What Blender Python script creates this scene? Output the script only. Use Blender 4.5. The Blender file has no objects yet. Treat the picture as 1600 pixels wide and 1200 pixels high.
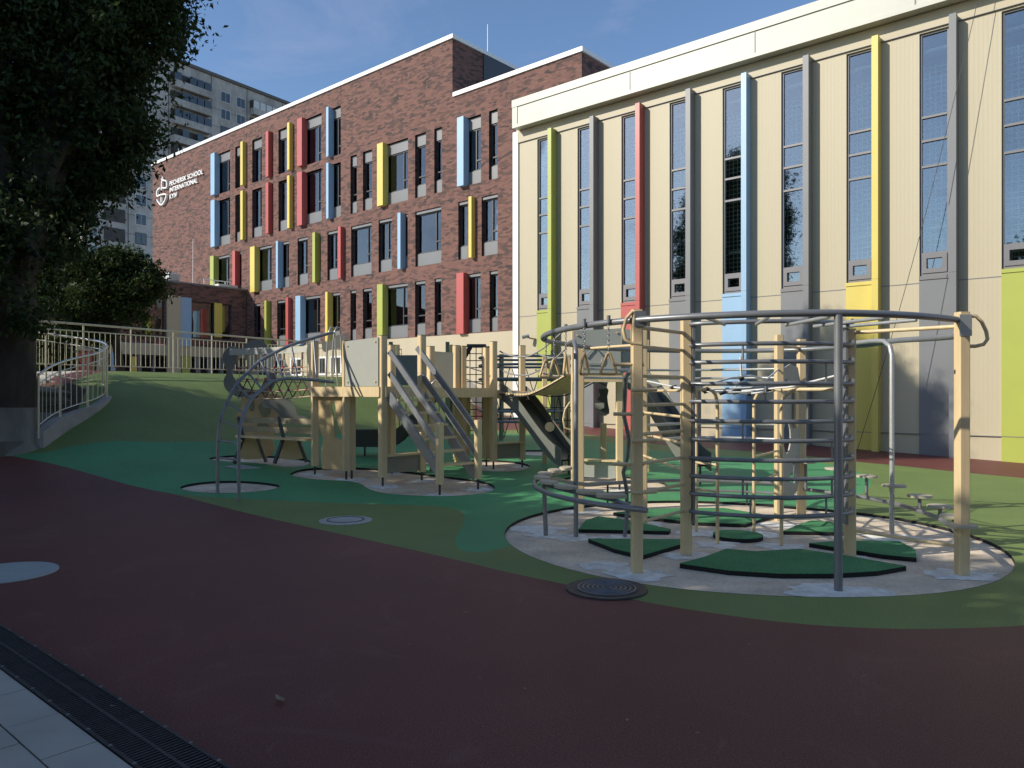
import bpy, bmesh, math, random
import numpy as np
from mathutils import Vector, Matrix
from mathutils import geometry as mgeo
R = math.radians
random.seed(7)
C = bpy.context.scene.collection
SC = bpy.context.scene

# ------------------------------------------------------------------ camera
FPX, HOR, EYE = 1180.0, 613.0, 1.6
cam = bpy.data.cameras.new('camera')
cam.sensor_width = 36.0
cam.lens = 36.0 * FPX / 1600.0
cam.shift_y = (HOR - 600.0) / 1600.0
cam.clip_start = 0.05
cam.clip_end = 3000
co = bpy.data.objects.new('camera', cam)
co.location = (0, 0, EYE)
co.rotation_euler = (R(90), 0, 0)
C.objects.link(co)
SC.camera = co

# ------------------------------------------------------------------ sky, sun, exposure
SUN_EL = 30.0
SUN_DIR = Vector((-0.951 * math.cos(R(SUN_EL)), -0.309 * math.cos(R(SUN_EL)), math.sin(R(SUN_EL))))
w = bpy.data.worlds.new('World')
SC.world = w
w.use_nodes = True
nt = w.node_tree
for n in list(nt.nodes):
    nt.nodes.remove(n)
N = nt.nodes.new
wo = N('ShaderNodeOutputWorld'); bg = N('ShaderNodeBackground'); sky = N('ShaderNodeTexSky')
sky.sky_type = 'NISHITA'; sky.sun_disc = False
sky.sun_elevation = R(SUN_EL)
sky.sun_rotation = math.atan2(SUN_DIR.x, SUN_DIR.y)
sky.air_density = 1.0; sky.dust_density = 0.35; sky.ozone_density = 4.0
tc = N('ShaderNodeTexCoord'); mp = N('ShaderNodeMapping'); no = N('ShaderNodeTexNoise'); cr = N('ShaderNodeValToRGB'); mx = N('ShaderNodeMixRGB')
mp.inputs['Scale'].default_value = (1.2, 1.6, 4.0); mp.inputs['Rotation'].default_value = (0.3, 0.2, 0.6)
no.inputs['Scale'].default_value = 1.7; no.inputs['Detail'].default_value = 7; no.inputs['Roughness'].default_value = 0.62; no.inputs['Distortion'].default_value = 0.8
cr.color_ramp.elements[0].position = 0.53; cr.color_ramp.elements[0].color = (0, 0, 0, 1)
cr.color_ramp.elements[1].position = 0.76; cr.color_ramp.elements[1].color = (0.6, 0.6, 0.6, 1)
mx.inputs['Color2'].default_value = (2.3, 2.6, 3.9, 1)
L = nt.links.new
L(tc.outputs['Generated'], mp.inputs['Vector']); L(mp.outputs[0], no.inputs['Vector']); L(no.outputs['Fac'], cr.inputs[0])
L(cr.outputs[0], mx.inputs['Fac']); L(sky.outputs[0], mx.inputs['Color1']); L(mx.outputs[0], bg.inputs['Color']); L(bg.outputs[0], wo.inputs[0])
bg.inputs['Strength'].default_value = 0.132
sl = bpy.data.lights.new('sun', 'SUN')
sl.energy = 4.1; sl.angle = R(0.53); sl.color = (1.0, 0.93, 0.80)
so = bpy.data.objects.new('sun', sl)
so.rotation_euler = SUN_DIR.to_track_quat('Z', 'Y').to_euler()
so.location = (-30, -10, 30)
C.objects.link(so)
SC.view_settings.view_transform = 'Standard'
SC.view_settings.look = 'None'
SC.view_settings.exposure = 0.33
SC.view_settings.gamma = 1.0
SC.cycles.max_bounces = 8
SC.cycles.transparent_max_bounces = 12

# ------------------------------------------------------------------ materials
MATS = {}
def mat(name, col, rough=0.6, metal=0.0, var=0.12, vscale=3.0, bump=0.0, bscale=40.0, spec=0.5, col2=None, stretch=(1, 1, 1), grime=0.0, speck=0.0, speckscale=260.0):
    m = bpy.data.materials.new(name); m.use_nodes = True
    t = m.node_tree; b = t.nodes['Principled BSDF']; l = t.links.new; n = t.nodes.new
    b.inputs['Roughness'].default_value = rough; b.inputs['Metallic'].default_value = metal
    b.inputs['Specular IOR Level'].default_value = spec
    tc = n('ShaderNodeTexCoord'); mp = n('ShaderNodeMapping'); mp.inputs['Scale'].default_value = stretch
    l(tc.outputs['Object'], mp.inputs[0])
    nz = n('ShaderNodeTexNoise'); nz.inputs['Scale'].default_value = vscale; nz.inputs['Detail'].default_value = 6; nz.inputs['Roughness'].default_value = 0.6
    l(mp.outputs[0], nz.inputs['Vector'])
    rp = n('ShaderNodeValToRGB'); rp.color_ramp.elements[0].position = 0.3; rp.color_ramp.elements[1].position = 0.7
    a = [c * (1 - var) for c in col]; c2 = col2 or [min(1, c * (1 + var)) for c in col]
    rp.color_ramp.elements[0].color = (*a, 1); rp.color_ramp.elements[1].color = (*c2, 1)
    l(nz.outputs['Fac'], rp.inputs[0]); out = rp.outputs[0]
    if grime > 0:
        g = n('ShaderNodeTexNoise'); g.inputs['Scale'].default_value = vscale * 0.35; g.inputs['Detail'].default_value = 9; g.inputs['Roughness'].default_value = 0.7
        l(mp.outputs[0], g.inputs['Vector'])
        gr = n('ShaderNodeValToRGB'); gr.color_ramp.elements[0].position = 0.52; gr.color_ramp.elements[1].position = 0.72
        gr.color_ramp.elements[0].color = (0, 0, 0, 1); gr.color_ramp.elements[1].color = (grime, grime, grime, 1)
        l(g.outputs['Fac'], gr.inputs[0])
        mm = n('ShaderNodeMixRGB'); mm.inputs['Color2'].default_value = (col[0] * .45, col[1] * .42, col[2] * .4, 1)
        l(gr.outputs[0], mm.inputs[0]); l(out, mm.inputs[1]); out = mm.outputs[0]
    if speck > 0:
        s = n('ShaderNodeTexNoise'); s.inputs['Scale'].default_value = speckscale; s.inputs['Detail'].default_value = 2
        l(mp.outputs[0], s.inputs['Vector'])
        sr = n('ShaderNodeValToRGB'); sr.color_ramp.elements[0].position = 0.35; sr.color_ramp.elements[1].position = 0.72
        sr.color_ramp.elements[0].color = (1 - speck, 1 - speck, 1 - speck, 1); sr.color_ramp.elements[1].color = (1 + speck, 1 + speck, 1 + speck, 1)
        l(s.outputs['Fac'], sr.inputs[0])
        mm = n('ShaderNodeMixRGB'); mm.blend_type = 'MULTIPLY'; mm.inputs[0].default_value = 1
        l(out, mm.inputs[1]); l(sr.outputs[0], mm.inputs[2]); out = mm.outputs[0]
    l(out, b.inputs['Base Color'])
    if bump > 0:
        bz = n('ShaderNodeTexNoise'); bz.inputs['Scale'].default_value = bscale; bz.inputs['Detail'].default_value = 4
        l(mp.outputs[0], bz.inputs['Vector'])
        bp = n('ShaderNodeBump'); bp.inputs['Strength'].default_value = bump; bp.inputs['Distance'].default_value = 0.01
        l(bz.outputs['Fac'], bp.inputs['Height']); l(bp.outputs[0], b.inputs['Normal'])
    MATS[name] = m
    return m

def wear(name, light, dark):
    # faded scuffs, dust drifts and small dark scraps that belong to the surface itself
    t = MATS[name].node_tree; n = t.nodes.new; l = t.links.new; b = t.nodes['Principled BSDF']; src = b.inputs['Base Color'].links[0].from_socket
    tc = n('ShaderNodeTexCoord')
    for sc, dist, lo, hi, amt, col, strch in ((0.9, 1.5, .56, .78, .38, light, (1, 1, 1)), (3.4, 2.5, .60, .72, .30, light, (1, .35, 1)), (7.0, 1.0, .66, .74, .45, dark, (1, 1, 1))):
        mp = n('ShaderNodeMapping'); mp.inputs['Scale'].default_value = strch; mp.inputs['Rotation'].default_value = (0, 0, sc); l(tc.outputs['Object'], mp.inputs[0])
        z = n('ShaderNodeTexNoise'); z.inputs['Scale'].default_value = sc; z.inputs['Detail'].default_value = 10; z.inputs['Roughness'].default_value = .72; z.inputs['Distortion'].default_value = dist; l(mp.outputs[0], z.inputs[0])
        r = n('ShaderNodeValToRGB'); r.color_ramp.elements[0].position = lo; r.color_ramp.elements[1].position = hi; r.color_ramp.elements[0].color = (0, 0, 0, 1); r.color_ramp.elements[1].color = (amt, amt, amt, 1); l(z.outputs['Fac'], r.inputs[0])
        m = n('ShaderNodeMixRGB'); l(r.outputs[0], m.inputs[0]); l(src, m.inputs[1]); m.inputs[2].default_value = (*col, 1); src = m.outputs[0]
    l(src, b.inputs['Base Color'])
def M(n): return MATS[n]
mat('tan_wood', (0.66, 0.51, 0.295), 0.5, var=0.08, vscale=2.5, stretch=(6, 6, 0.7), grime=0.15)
mat('deep_tan_board', (0.56, 0.41, 0.21), 0.55, var=0.1, vscale=3)  # even, deeper tan for decks, cut boards and legs
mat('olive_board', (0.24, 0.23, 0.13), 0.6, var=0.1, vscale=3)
mat('grey_steel', (0.215, 0.225, 0.24), 0.38, metal=0.35, var=0.12, vscale=5, grime=0.2)
mat('light_steel', (0.42, 0.43, 0.42), 0.35, metal=0.45, var=0.1, vscale=6, grime=0.2)
mat('stainless', (0.62, 0.62, 0.56), 0.25, metal=0.9, var=0.06, vscale=6)
mat('cream_steel', (0.60, 0.57, 0.42), 0.35, metal=0.3, var=0.06, vscale=6)
mat('black_steel', (0.025, 0.025, 0.028), 0.45, var=0.1)
mat('grey_panel', (0.36, 0.37, 0.33), 0.5, var=0.06, vscale=2.0, grime=0.1)
mat('beam_pale', (0.52, 0.52, 0.45), 0.5, var=0.06)
mat('dark_panel', (0.22, 0.22, 0.185), 0.5, var=0.08, vscale=2.0, grime=0.1)
mat('slide_grey', (0.15, 0.16, 0.14), 0.4, var=0.1, vscale=2.0)
mat('slide_dark', (0.05, 0.055, 0.055), 0.4, var=0.1, vscale=2.0)
mat('rope_beige', (0.55, 0.42, 0.30), 0.85, var=0.25, vscale=60)
mat('rope_brown', (0.10, 0.05, 0.035), 0.85, var=.2, vscale=60)
mat('rope_red', (0.40, 0.06, 0.045), 0.8, var=0.2, vscale=60)
mat('rope_grey', (0.28, 0.28, 0.27), 0.85, var=0.25, vscale=60)
mat('rope_white', (0.65, 0.65, 0.63), 0.8, var=0.2, vscale=60)
mat('rope_black', (0.03, 0.03, 0.03), 0.8, var=0.2, vscale=60)
mat('chain_metal', (0.35, 0.35, 0.37), 0.35, metal=0.8, var=0.2, vscale=80)
mat('slat_top', (0.46, 0.41, 0.31), 0.6, var=0.1, vscale=6)
mat('bench_board', (0.36, 0.31, 0.20), 0.55, var=0.12, vscale=3, stretch=(1, 8, 8))
mat('rubber_red', (0.170, 0.055, 0.047), 0.58, var=0.16, vscale=0.5, bump=0.35, bscale=110, spec=0.26, speck=0.55, speckscale=130, grime=0.12)
mat('rubber_green', (0.088, 0.335, 0.142), 0.62, var=0.12, vscale=0.6, bump=0.5, bscale=130, spec=0.25, speck=0.45, speckscale=130, grime=0.12)
mat('rubber_olive', (0.185, 0.26, 0.082), 0.62, var=0.12, vscale=0.6, bump=0.5, bscale=130, spec=0.25, speck=0.45, speckscale=130, grime=0.12)
wear('rubber_red', (.27, .15, .125), (.07, .03, .025)); wear('rubber_green', (.16, .36, .22), (.03, .12, .07)); wear('rubber_olive', (.25, .29, .15), (.07, .10, .04))
mat('mat_green', (0.078, 0.275, 0.115), 0.85, var=0.12, vscale=2.0, bump=0.5, bscale=130, spec=0.25, speck=0.4, speckscale=130)
mat('rubber_edge', (0.012, 0.013, 0.013), 0.9, var=0.2)
mat('raw_concrete', (0.74, 0.61, 0.455), 0.9, var=0.28, vscale=1.6, bump=0.25, bscale=30, grime=0.5, speck=0.12, speckscale=28)
wear('raw_concrete', (.72, .66, .56), (.09, .08, .07))
mat('wet_cement', (0.88, 0.82, 0.73), 0.9, var=0.25, vscale=9, bump=0.8, bscale=50, grime=0.5)
mat('terrace_paving', (0.40, 0.38, 0.34), 0.85, var=0.12, vscale=1.5, grime=0.3)
mat('far_ground', (0.20, 0.19, 0.16), 0.9, var=0.25, vscale=0.1)
mat('cream_wall', (0.45, 0.394, 0.275), 0.55, var=0.04, vscale=0.7, stretch=(1, 1, 0.08), grime=0.16)
mat('white_trim', (0.50, 0.495, 0.425), 0.45, var=0.05, vscale=0.7, bump=0.12, bscale=2.5)
mat('grey_trim', (0.17, 0.175, 0.185), 0.45, var=0.05, vscale=1.0)
mat('blue_trim', (0.27, 0.43, 0.60), 0.4, var=0.04, vscale=1.0)
mat('yellow_trim', (0.62, 0.50, 0.11), 0.4, var=0.04, vscale=1.0)
mat('lime_trim', (0.36, 0.40, 0.08), 0.4, var=0.04, vscale=1.0)
mat('red_trim', (0.43, 0.085, 0.075), 0.4, var=0.04, vscale=1.0)
mat('window_frame', (0.17, 0.165, 0.175), 0.4, var=0.05)
mat('dark_frame', (0.045, 0.045, 0.05), 0.4, var=0.05)
mat('spandrel_grey', (0.165, 0.17, 0.175), 0.4, var=0.06, vscale=0.8)
mat('coping_white', (0.80, 0.80, 0.78), 0.4, var=0.03)
mat('roof_grey', (0.25, 0.25, 0.25), 0.9, var=0.1)
mat('tower_concrete', (0.46, 0.435, 0.40), 0.9, var=0.25, vscale=0.35, stretch=(1, 1, .45), grime=0.85, speck=0.1, speckscale=3)
mat('tower_joint', (0.13, 0.12, 0.11), 0.9)
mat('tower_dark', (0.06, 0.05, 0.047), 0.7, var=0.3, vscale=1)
mat('tower_white', (0.62, 0.62, 0.60), 0.6)
mat('hall_dark', (0.16, 0.165, 0.16), 0.8)
mat('hall_floor', (0.28, 0.20, 0.12), 0.5)
mat('net_white', (0.80, 0.80, 0.72), 0.8)
mat('tube_white', (0.75, 0.80, 0.74), 0.5)
mat('concrete_kerb', (0.36, 0.35, 0.33), 0.9, var=0.15, vscale=2.5, grime=0.5, bump=0.4, bscale=25)
mat('ramp_concrete', (0.14, 0.135, 0.125), 0.9, var=0.15, vscale=2.5, grime=0.5)
mat('bark', (0.05, 0.042, 0.034), 0.95, var=0.35, vscale=6, bump=1.0, bscale=14, stretch=(1, 1, 0.25))
mat('whitewash', (0.20, 0.195, 0.175), 0.95, var=0.25, vscale=5, bump=0.8, bscale=14, stretch=(1, 1, 0.25), grime=0.6)
mat('soil', (0.05, 0.038, 0.028), 0.95, var=0.4, vscale=8, bump=1.0, bscale=20)
mat('iron_cast', (0.055, 0.055, 0.062), 0.5, metal=0.5, var=0.25, vscale=12, bump=0.4, bscale=60)
mat('lid_grey', (0.42, 0.42, 0.39), 0.7, var=0.15, vscale=10, grime=0.4)
mat('lid_blue', (0.36, 0.40, 0.40), 0.7, var=0.06, vscale=6)
mat('tile_grey', (0.44, 0.42, 0.365), 0.8, var=0.12, vscale=1.6, bump=0.15, bscale=60, grime=0.25)
mat('tile_joint', (0.10, 0.10, 0.10), 0.95)
mat('dry_leaf', (0.26, 0.20, 0.12), 0.8, var=0.3, vscale=20)
mat('letter_white', (0.85, 0.85, 0.83), 0.4, var=0.02)
mat('unit_white', (0.62, 0.62, 0.60), 0.5, var=0.05)
mat('red_box', (0.5, 0.08, 0.06), 0.6)
mat('orange_reflection', (0.42, 0.10, 0.05), 0.7, var=0.1)

def glass_mat(name, refl, tint, rough=0.02):
    m = bpy.data.materials.new(name); m.use_nodes = True
    t = m.node_tree; l = t.links.new; n = t.nodes.new
    for x in list(t.nodes): t.nodes.remove(x)
    o = n('ShaderNodeOutputMaterial'); mx = n('ShaderNodeMixShader'); tr = n('ShaderNodeBsdfTransparent'); gl = n('ShaderNodeBsdfGlossy')
    fr = n('ShaderNodeFresnel'); fr.inputs[0].default_value = 1.5
    ad = n('ShaderNodeMath'); ad.operation = 'ADD'; ad.inputs[1].default_value = refl; ad.use_clamp = True
    tr.inputs[0].default_value = (*tint, 1); gl.inputs['Color'].default_value = (0.95, 0.97, 1, 1); gl.inputs['Roughness'].default_value = rough
    tc = n('ShaderNodeTexCoord'); nz = n('ShaderNodeTexNoise'); nz.inputs['Scale'].default_value = 0.8; nz.inputs['Detail'].default_value = 1
    bp = n('ShaderNodeBump'); bp.inputs['Strength'].default_value = 0.03; bp.inputs['Distance'].default_value = 0.25
    l(tc.outputs['Object'], nz.inputs[0]); l(nz.outputs[0], bp.inputs['Height']); l(bp.outputs[0], gl.inputs['Normal'])
    l(fr.outputs[0], ad.inputs[0]); l(ad.outputs[0], mx.inputs[0]); l(tr.outputs[0], mx.inputs[1]); l(gl.outputs[0], mx.inputs[2]); l(mx.outputs[0], o.inputs[0])
    MATS[name] = m
glass_mat('hall_glass', 0.15, (0.78, 0.84, 0.82))
glass_mat('room_glass', 0.10, (0.62, 0.68, 0.64))
mat('flat_glass', (0.035, 0.04, 0.042), 0.06, var=0.3, vscale=0.6, spec=0.9)

def brick_mat():
    m = bpy.data.materials.new('brick'); m.use_nodes = True
    t = m.node_tree; b = t.nodes['Principled BSDF']; l = t.links.new; n = t.nodes.new
    b.inputs['Roughness'].default_value = 0.85; b.inputs['Specular IOR Level'].default_value = 0.2
    tc = n('ShaderNodeTexCoord'); sp = n('ShaderNodeSeparateXYZ'); l(tc.outputs['Object'], sp.inputs[0])
    ad = n('ShaderNodeMath'); l(sp.outputs[0], ad.inputs[0]); l(sp.outputs[1], ad.inputs[1])
    cb = n('ShaderNodeCombineXYZ'); l(ad.outputs[0], cb.inputs[0]); l(sp.outputs[2], cb.inputs[1])
    br = n('ShaderNodeTexBrick'); l(cb.outputs[0], br.inputs['Vector'])
    br.inputs['Scale'].default_value = 1.0; br.inputs['Brick Width'].default_value = 0.26; br.inputs['Row Height'].default_value = 0.085
    br.inputs['Mortar Size'].default_value = 0.006; br.inputs['Bias'].default_value = 0.0
    br.inputs['Color1'].default_value = (0.205, 0.108, 0.088, 1); br.inputs['Color2'].default_value = (0.160, 0.083, 0.070, 1); br.inputs['Mortar'].default_value = (0.145, 0.10, 0.09, 1)
    # dark brick clusters, each brick row its own random
    mp = n('ShaderNodeMapping'); mp.inputs['Scale'].default_value = (1 / 0.34, 1 / 0.10, 1); l(cb.outputs[0], mp.inputs[0])
    vo = n('ShaderNodeTexVoronoi'); vo.feature = 'F1'; vo.inputs['Scale'].default_value = 1.0; vo.inputs['Randomness'].default_value = 0.9; l(mp.outputs[0], vo.inputs['Vector'])
    sx = n('ShaderNodeSeparateColor'); l(vo.outputs['Color'], sx.inputs[0])
    rp = n('ShaderNodeValToRGB'); rp.color_ramp.elements[0].position = 0.52; rp.color_ramp.elements[1].position = 0.66
    l(sx.outputs[0], rp.inputs[0])
    nz = n('ShaderNodeTexNoise'); nz.inputs['Scale'].default_value = 1.3; nz.inputs['Detail'].default_value = 5
    mp2 = n('ShaderNodeMapping'); mp2.inputs['Scale'].default_value = (1.0, 1.8, 1); l(cb.outputs[0], mp2.inputs[0]); l(mp2.outputs[0], nz.inputs[0])
    r2 = n('ShaderNodeValToRGB'); r2.color_ramp.elements[0].position = 0.38; r2.color_ramp.elements[1].position = 0.66
    r2.color_ramp.elements[0].color = (0.4, 0.4, 0.4, 1)
    l(nz.outputs[0], r2.inputs[0])
    mu = n('ShaderNodeMath'); mu.operation = 'MULTIPLY'; l(rp.outputs[0], mu.inputs[0]); l(r2.outputs[0], mu.inputs[1])
    mx = n('ShaderNodeMixRGB'); l(mu.outputs[0], mx.inputs[0]); l(br.outputs[0], mx.inputs[1]); mx.inputs[2].default_value = (0.060, 0.048, 0.046, 1)
    l(mx.outputs[0], b.inputs['Base Color'])
    bp = n('ShaderNodeBump'); bp.inputs['Strength'].default_value = 0.4; bp.inputs['Distance'].default_value = 0.01; l(br.outputs['Fac'], bp.inputs['Height']); bp.invert = True
    l(bp.outputs[0], b.inputs['Normal'])
    MATS['brick'] = m
brick_mat()

def ribbed(name, base, period, depth):
    m = MATS[base].copy(); m.name = name; t = m.node_tree; n = t.nodes.new; l = t.links.new
    b = t.nodes['Principled BSDF']; tc = n('ShaderNodeTexCoord'); wv = n('ShaderNodeTexWave'); wv.wave_type = 'BANDS'; wv.bands_direction = 'X'
    wv.inputs['Scale'].default_value = 0.314 / period * 1.0; wv.inputs['Distortion'].default_value = 0.0
    l(tc.outputs['Object'], wv.inputs[0]); bp = n('ShaderNodeBump'); bp.inputs['Strength'].default_value = depth; bp.inputs['Distance'].default_value = 0.01
    l(wv.outputs['Fac'], bp.inputs['Height']); l(bp.outputs[0], b.inputs['Normal']); MATS[name] = m
ribbed('cream_ribbed', 'cream_wall', 0.10, 0.10)

def leaf_mat(name, c1, c2, trans=0.35):
    m = bpy.data.materials.new(name); m.use_nodes = True
    t = m.node_tree; l = t.links.new; n = t.nodes.new
    b = t.nodes['Principled BSDF']; o = t.nodes['Material Output']
    b.inputs['Roughness'].default_value = 0.65; b.inputs['Specular IOR Level'].default_value = 0.25
    ge = n('ShaderNodeNewGeometry'); rp = n('ShaderNodeValToRGB'); rp.color_ramp.elements[0].color = (*c1, 1); rp.color_ramp.elements[1].color = (*c2, 1)
    l(ge.outputs['Random Per Island'], rp.inputs[0]); l(rp.outputs[0], b.inputs['Base Color'])
    ts = n('ShaderNodeBsdfTranslucent'); l(rp.outputs[0], ts.inputs[0]); mx = n('ShaderNodeMixShader'); mx.inputs[0].default_value = trans
    l(b.outputs[0], mx.inputs[1]); l(ts.outputs[0], mx.inputs[2]); l(mx.outputs[0], o.inputs[0]); MATS[name] = m
leaf_mat('leaf_dark', (0.020, 0.036, 0.012), (0.050, 0.080, 0.022), 0.22)
leaf_mat('leaf_mid', (0.018, 0.034, 0.008), (0.050, 0.080, 0.017), 0.28)

# ------------------------------------------------------------------ mesh building
class MB:
    def __init__(s): s.v = []; s.f = []; s.sm = []
    def _add(s, vs, fs, smooth=False):
        o = len(s.v); s.v += [tuple(p) for p in vs]
        for f in fs: s.f.append(tuple(i + o for i in f)); s.sm.append(smooth)
    def box(s, x0, x1, y0, y1, z0, z1):
        vs = [(x0, y0, z0), (x1, y0, z0), (x1, y1, z0), (x0, y1, z0), (x0, y0, z1), (x1, y0, z1), (x1, y1, z1), (x0, y1, z1)]
        s._add(vs, [(0, 3, 2, 1), (4, 5, 6, 7), (0, 1, 5, 4), (1, 2, 6, 5), (2, 3, 7, 6), (3, 0, 4, 7)])
        return s
    def quad(s, a, b, c, d): s._add([a, b, c, d], [(0, 1, 2, 3)]); return s
    def bar(s, p, q, wd, ht, up=(0, 0, 1), ch=0.0):
        p = Vector(p); q = Vector(q); d = (q - p).normalized(); up = Vector(up)
        if abs(d.dot(up)) > 0.98: up = Vector((0, 1, 0)) if abs(d.y) < 0.9 else Vector((1, 0, 0))
        sd = d.cross(up).normalized(); u = sd.cross(d).normalized()
        a, b = wd / 2, ht / 2
        if ch > 0: pr = [(-a + ch, -b), (a - ch, -b), (a, -b + ch), (a, b - ch), (a - ch, b), (-a + ch, b), (-a, b - ch), (-a, -b + ch)]
        else: pr = [(-a, -b), (a, -b), (a, b), (-a, b)]
        n = len(pr); vs = [p + sd * x + u * y for x, y in pr] + [q + sd * x + u * y for x, y in pr]
        fs = [(i, (i + 1) % n, n + (i + 1) % n, n + i) for i in range(n)] + [tuple(range(n - 1, -1, -1)), tuple(range(n, 2 * n))]
        s._add(vs, fs); return s
    def post(s, x, y, z0, z1, wd=0.1, rot=0.0, ch=0.012):
        a = wd / 2; c, sn = math.cos(rot), math.sin(rot)
        pr = [(-a + ch, -a), (a - ch, -a), (a, -a + ch), (a, a - ch), (a - ch, a), (-a + ch, a), (-a, a - ch), (-a, -a + ch)]
        pr = [(x + c * i - sn * j, y + sn * i + c * j) for i, j in pr]; n = 8
        vs = [(i, j, z0) for i, j in pr] + [(i, j, z1) for i, j in pr]
        s._add(vs, [(i, (i + 1) % n, n + (i + 1) % n, n + i) for i in range(n)] + [tuple(range(n - 1, -1, -1)), tuple(range(n, 2 * n))]); return s
    def tube(s, path, r, n=8, closed=False, caps=True):
        P = [Vector(p) for p in path]; m = len(P); rs = r if isinstance(r, (list, tuple)) else [r] * m
        T = []
        for i in range(m):
            if closed: t = P[(i + 1) % m] - P[i - 1]
            else: t = P[min(i + 1, m - 1)] - P[max(i - 1, 0)]
            T.append(t.normalized() if t.length > 1e-9 else Vector((0, 0, 1)))
        u = Vector((0, 0, 1)) if abs(T[0].z) < 0.9 else Vector((1, 0, 0))
        u = (u - T[0] * u.dot(T[0])).normalized(); vs = []
        for i in range(m):
            u = (u - T[i] * u.dot(T[i])).normalized(); b = T[i].cross(u)
            for k in range(n):
                a = 2 * math.pi * k / n; vs.append(P[i] + (u * math.cos(a) + b * math.sin(a)) * rs[i])
        fs = []
        for i in range(m if closed else m - 1):
            j = (i + 1) % m
            for k in range(n): fs.append((i * n + k, i * n + (k + 1) % n, j * n + (k + 1) % n, j * n + k))
        s._add(vs, fs, True)
        if caps and not closed:
            s._add(vs[:n], [tuple(range(n - 1, -1, -1))]); s._add(vs[-n:], [tuple(range(n))])
        return s
    def disc(s, c, r, h, n=28, rx=None, rot=0.0, ch=0.0):
        c = Vector(c); ry = rx or r; cs, sn = math.cos(rot), math.sin(rot)
        rings = [(0, r, ry), (h - ch, r, ry)] + ([(h, r - ch, ry - ch)] if ch else [])
        vs = []
        for z, a, b in rings:
            for k in range(n):
                t = 2 * math.pi * k / n; x, y = a * math.cos(t), b * math.sin(t)
                vs.append(c + Vector((cs * x - sn * y, sn * x + cs * y, z)))
        fs = [tuple(range(n - 1, -1, -1)), tuple(range((len(rings) - 1) * n, len(rings) * n))]
        for i in range(len(rings) - 1):
            fs += [(i * n + k, i * n + (k + 1) % n, (i + 1) * n + (k + 1) % n, (i + 1) * n + k) for k in range(n)]
        s._add(vs, fs); return s
    def prism(s, outer, holes, vec):
        loops = [[Vector(p) for p in outer]] + [[Vector(p) for p in h] for h in holes]
        tri = mgeo.tessellate_polygon(loops); flat = [p for lp in loops for p in lp]; vec = Vector(vec); n = len(flat)
        s._add(flat + [p + vec for p in flat], [tuple(t) for t in tri] + [tuple(i + n for i in reversed(t)) for t in tri])
        o = 0
        for lp in loops:
            m = len(lp); s._add(lp + [p + vec for p in lp], [(i, (i + 1) % m, m + (i + 1) % m, m + i) for i in range(m)]); o += m
        return s
    def build(s, name, m, parent=None, off=None):
        me = bpy.data.meshes.new(name)
        if off is None: off = OFF.get(parent.name, Vector((0, 0, 0))) if parent else Vector((0, 0, 0))
        vs = [tuple(Vector(p) - off) for p in s.v]
        me.from_pydata(vs, [], s.f)
        me.polygons.foreach_set('use_smooth', s.sm)
        bm = bmesh.new(); bm.from_mesh(me); bmesh.ops.recalc_face_normals(bm, faces=bm.faces); bm.to_mesh(me); bm.free()
        me.materials.append(M(m) if isinstance(m, str) else m)
        o = bpy.data.objects.new(name, me); C.objects.link(o)
        if parent:
            o.parent = parent; OFF[o.name] = OFF.get(parent.name, Vector((0, 0, 0))) if parent else Vector()
        else:
            o.location = off
        return o
OFF = {}
def thing(name, label, cat, loc, group=None, rot=0.0, off=None):
    o = bpy.data.objects.new(name, None); C.objects.link(o); o.location = loc; o.rotation_euler = (0, 0, rot); o.empty_display_size = 0.3
    o['label'] = label; o['category'] = cat
    if group: o['group'] = group
    OFF[o.name] = Vector(off if off is not None else loc); return o
def tag(o, label, cat, group=None):
    o['label'] = label; o['category'] = cat
    if group: o['group'] = group
    return o
def struct(o, kind='structure'):
    o['kind'] = kind; return o
def copy_thing(src, loc, label, group=None):
    c = src.copy(); C.objects.link(c); c.location = loc; c['label'] = label
    if group: c['group'] = group
    for ch in src.children:
        k = ch.copy(); C.objects.link(k); k.parent = c
        for g in ch.children:
            q = g.copy(); C.objects.link(q); q.parent = k
    return c

def at(px, py, Y): return Vector(((px - 800) / FPX * Y, Y, EYE - (py - HOR) / FPX * Y))
def sstep(x): x = min(1, max(0, x)); return x * x * (3 - 2 * x)

# ------------------------------------------------------------------ ground shape
R0 = Vector((-9.2, 20.0)); RD = Vector((0.5, 0.866)); RE = Vector((0.866, -0.5)); TERR = 2.13
def gz(x, y):
    xx = max(-14, min(14, x)); yy = max(-5, min(30, y))
    g = sstep((yy - 9.5) / 4) * (0.025 * (yy - 9) - 0.032 * (xx - 1))
    dx, dy = x - R0.x, y - R0.y
    e = dx * RE.x + dy * RE.y; t = dx * RD.x + dy * RD.y
    if e < 5.6:
        k = 1.0 if e < 0 else (1 - sstep(e / 5.6 * 0.85 + 0.0) / sstep(0.85))
        k = max(0.0, k); k *= sstep((t + 6) / 4) * (1 - sstep((t - 9) / 4) if e > -1 else 1.0)
        g = g + (TERR - g) * k
    return g
def gnd(px, py):
    r = (px - 800) / FPX; Y = 2.0; prev = None
    while Y < 60:
        d = EYE - (py - HOR) / FPX * Y - gz(r * Y, Y)
        if d < 0:
            lo, hi = Y - 0.05, Y
            for _ in range(20):
                m = (lo + hi) / 2
                if EYE - (py - HOR) / FPX * m - gz(r * m, m) < 0: hi = m
                else: lo = m
            return Vector((r * hi, hi, gz(r * hi, hi)))
        Y += 0.05
    return Vector((r * 60, 60, gz(r * 60, 60)))
def G(x, y, dz=0.0): return Vector((x, y, gz(x, y) + dz))

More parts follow.
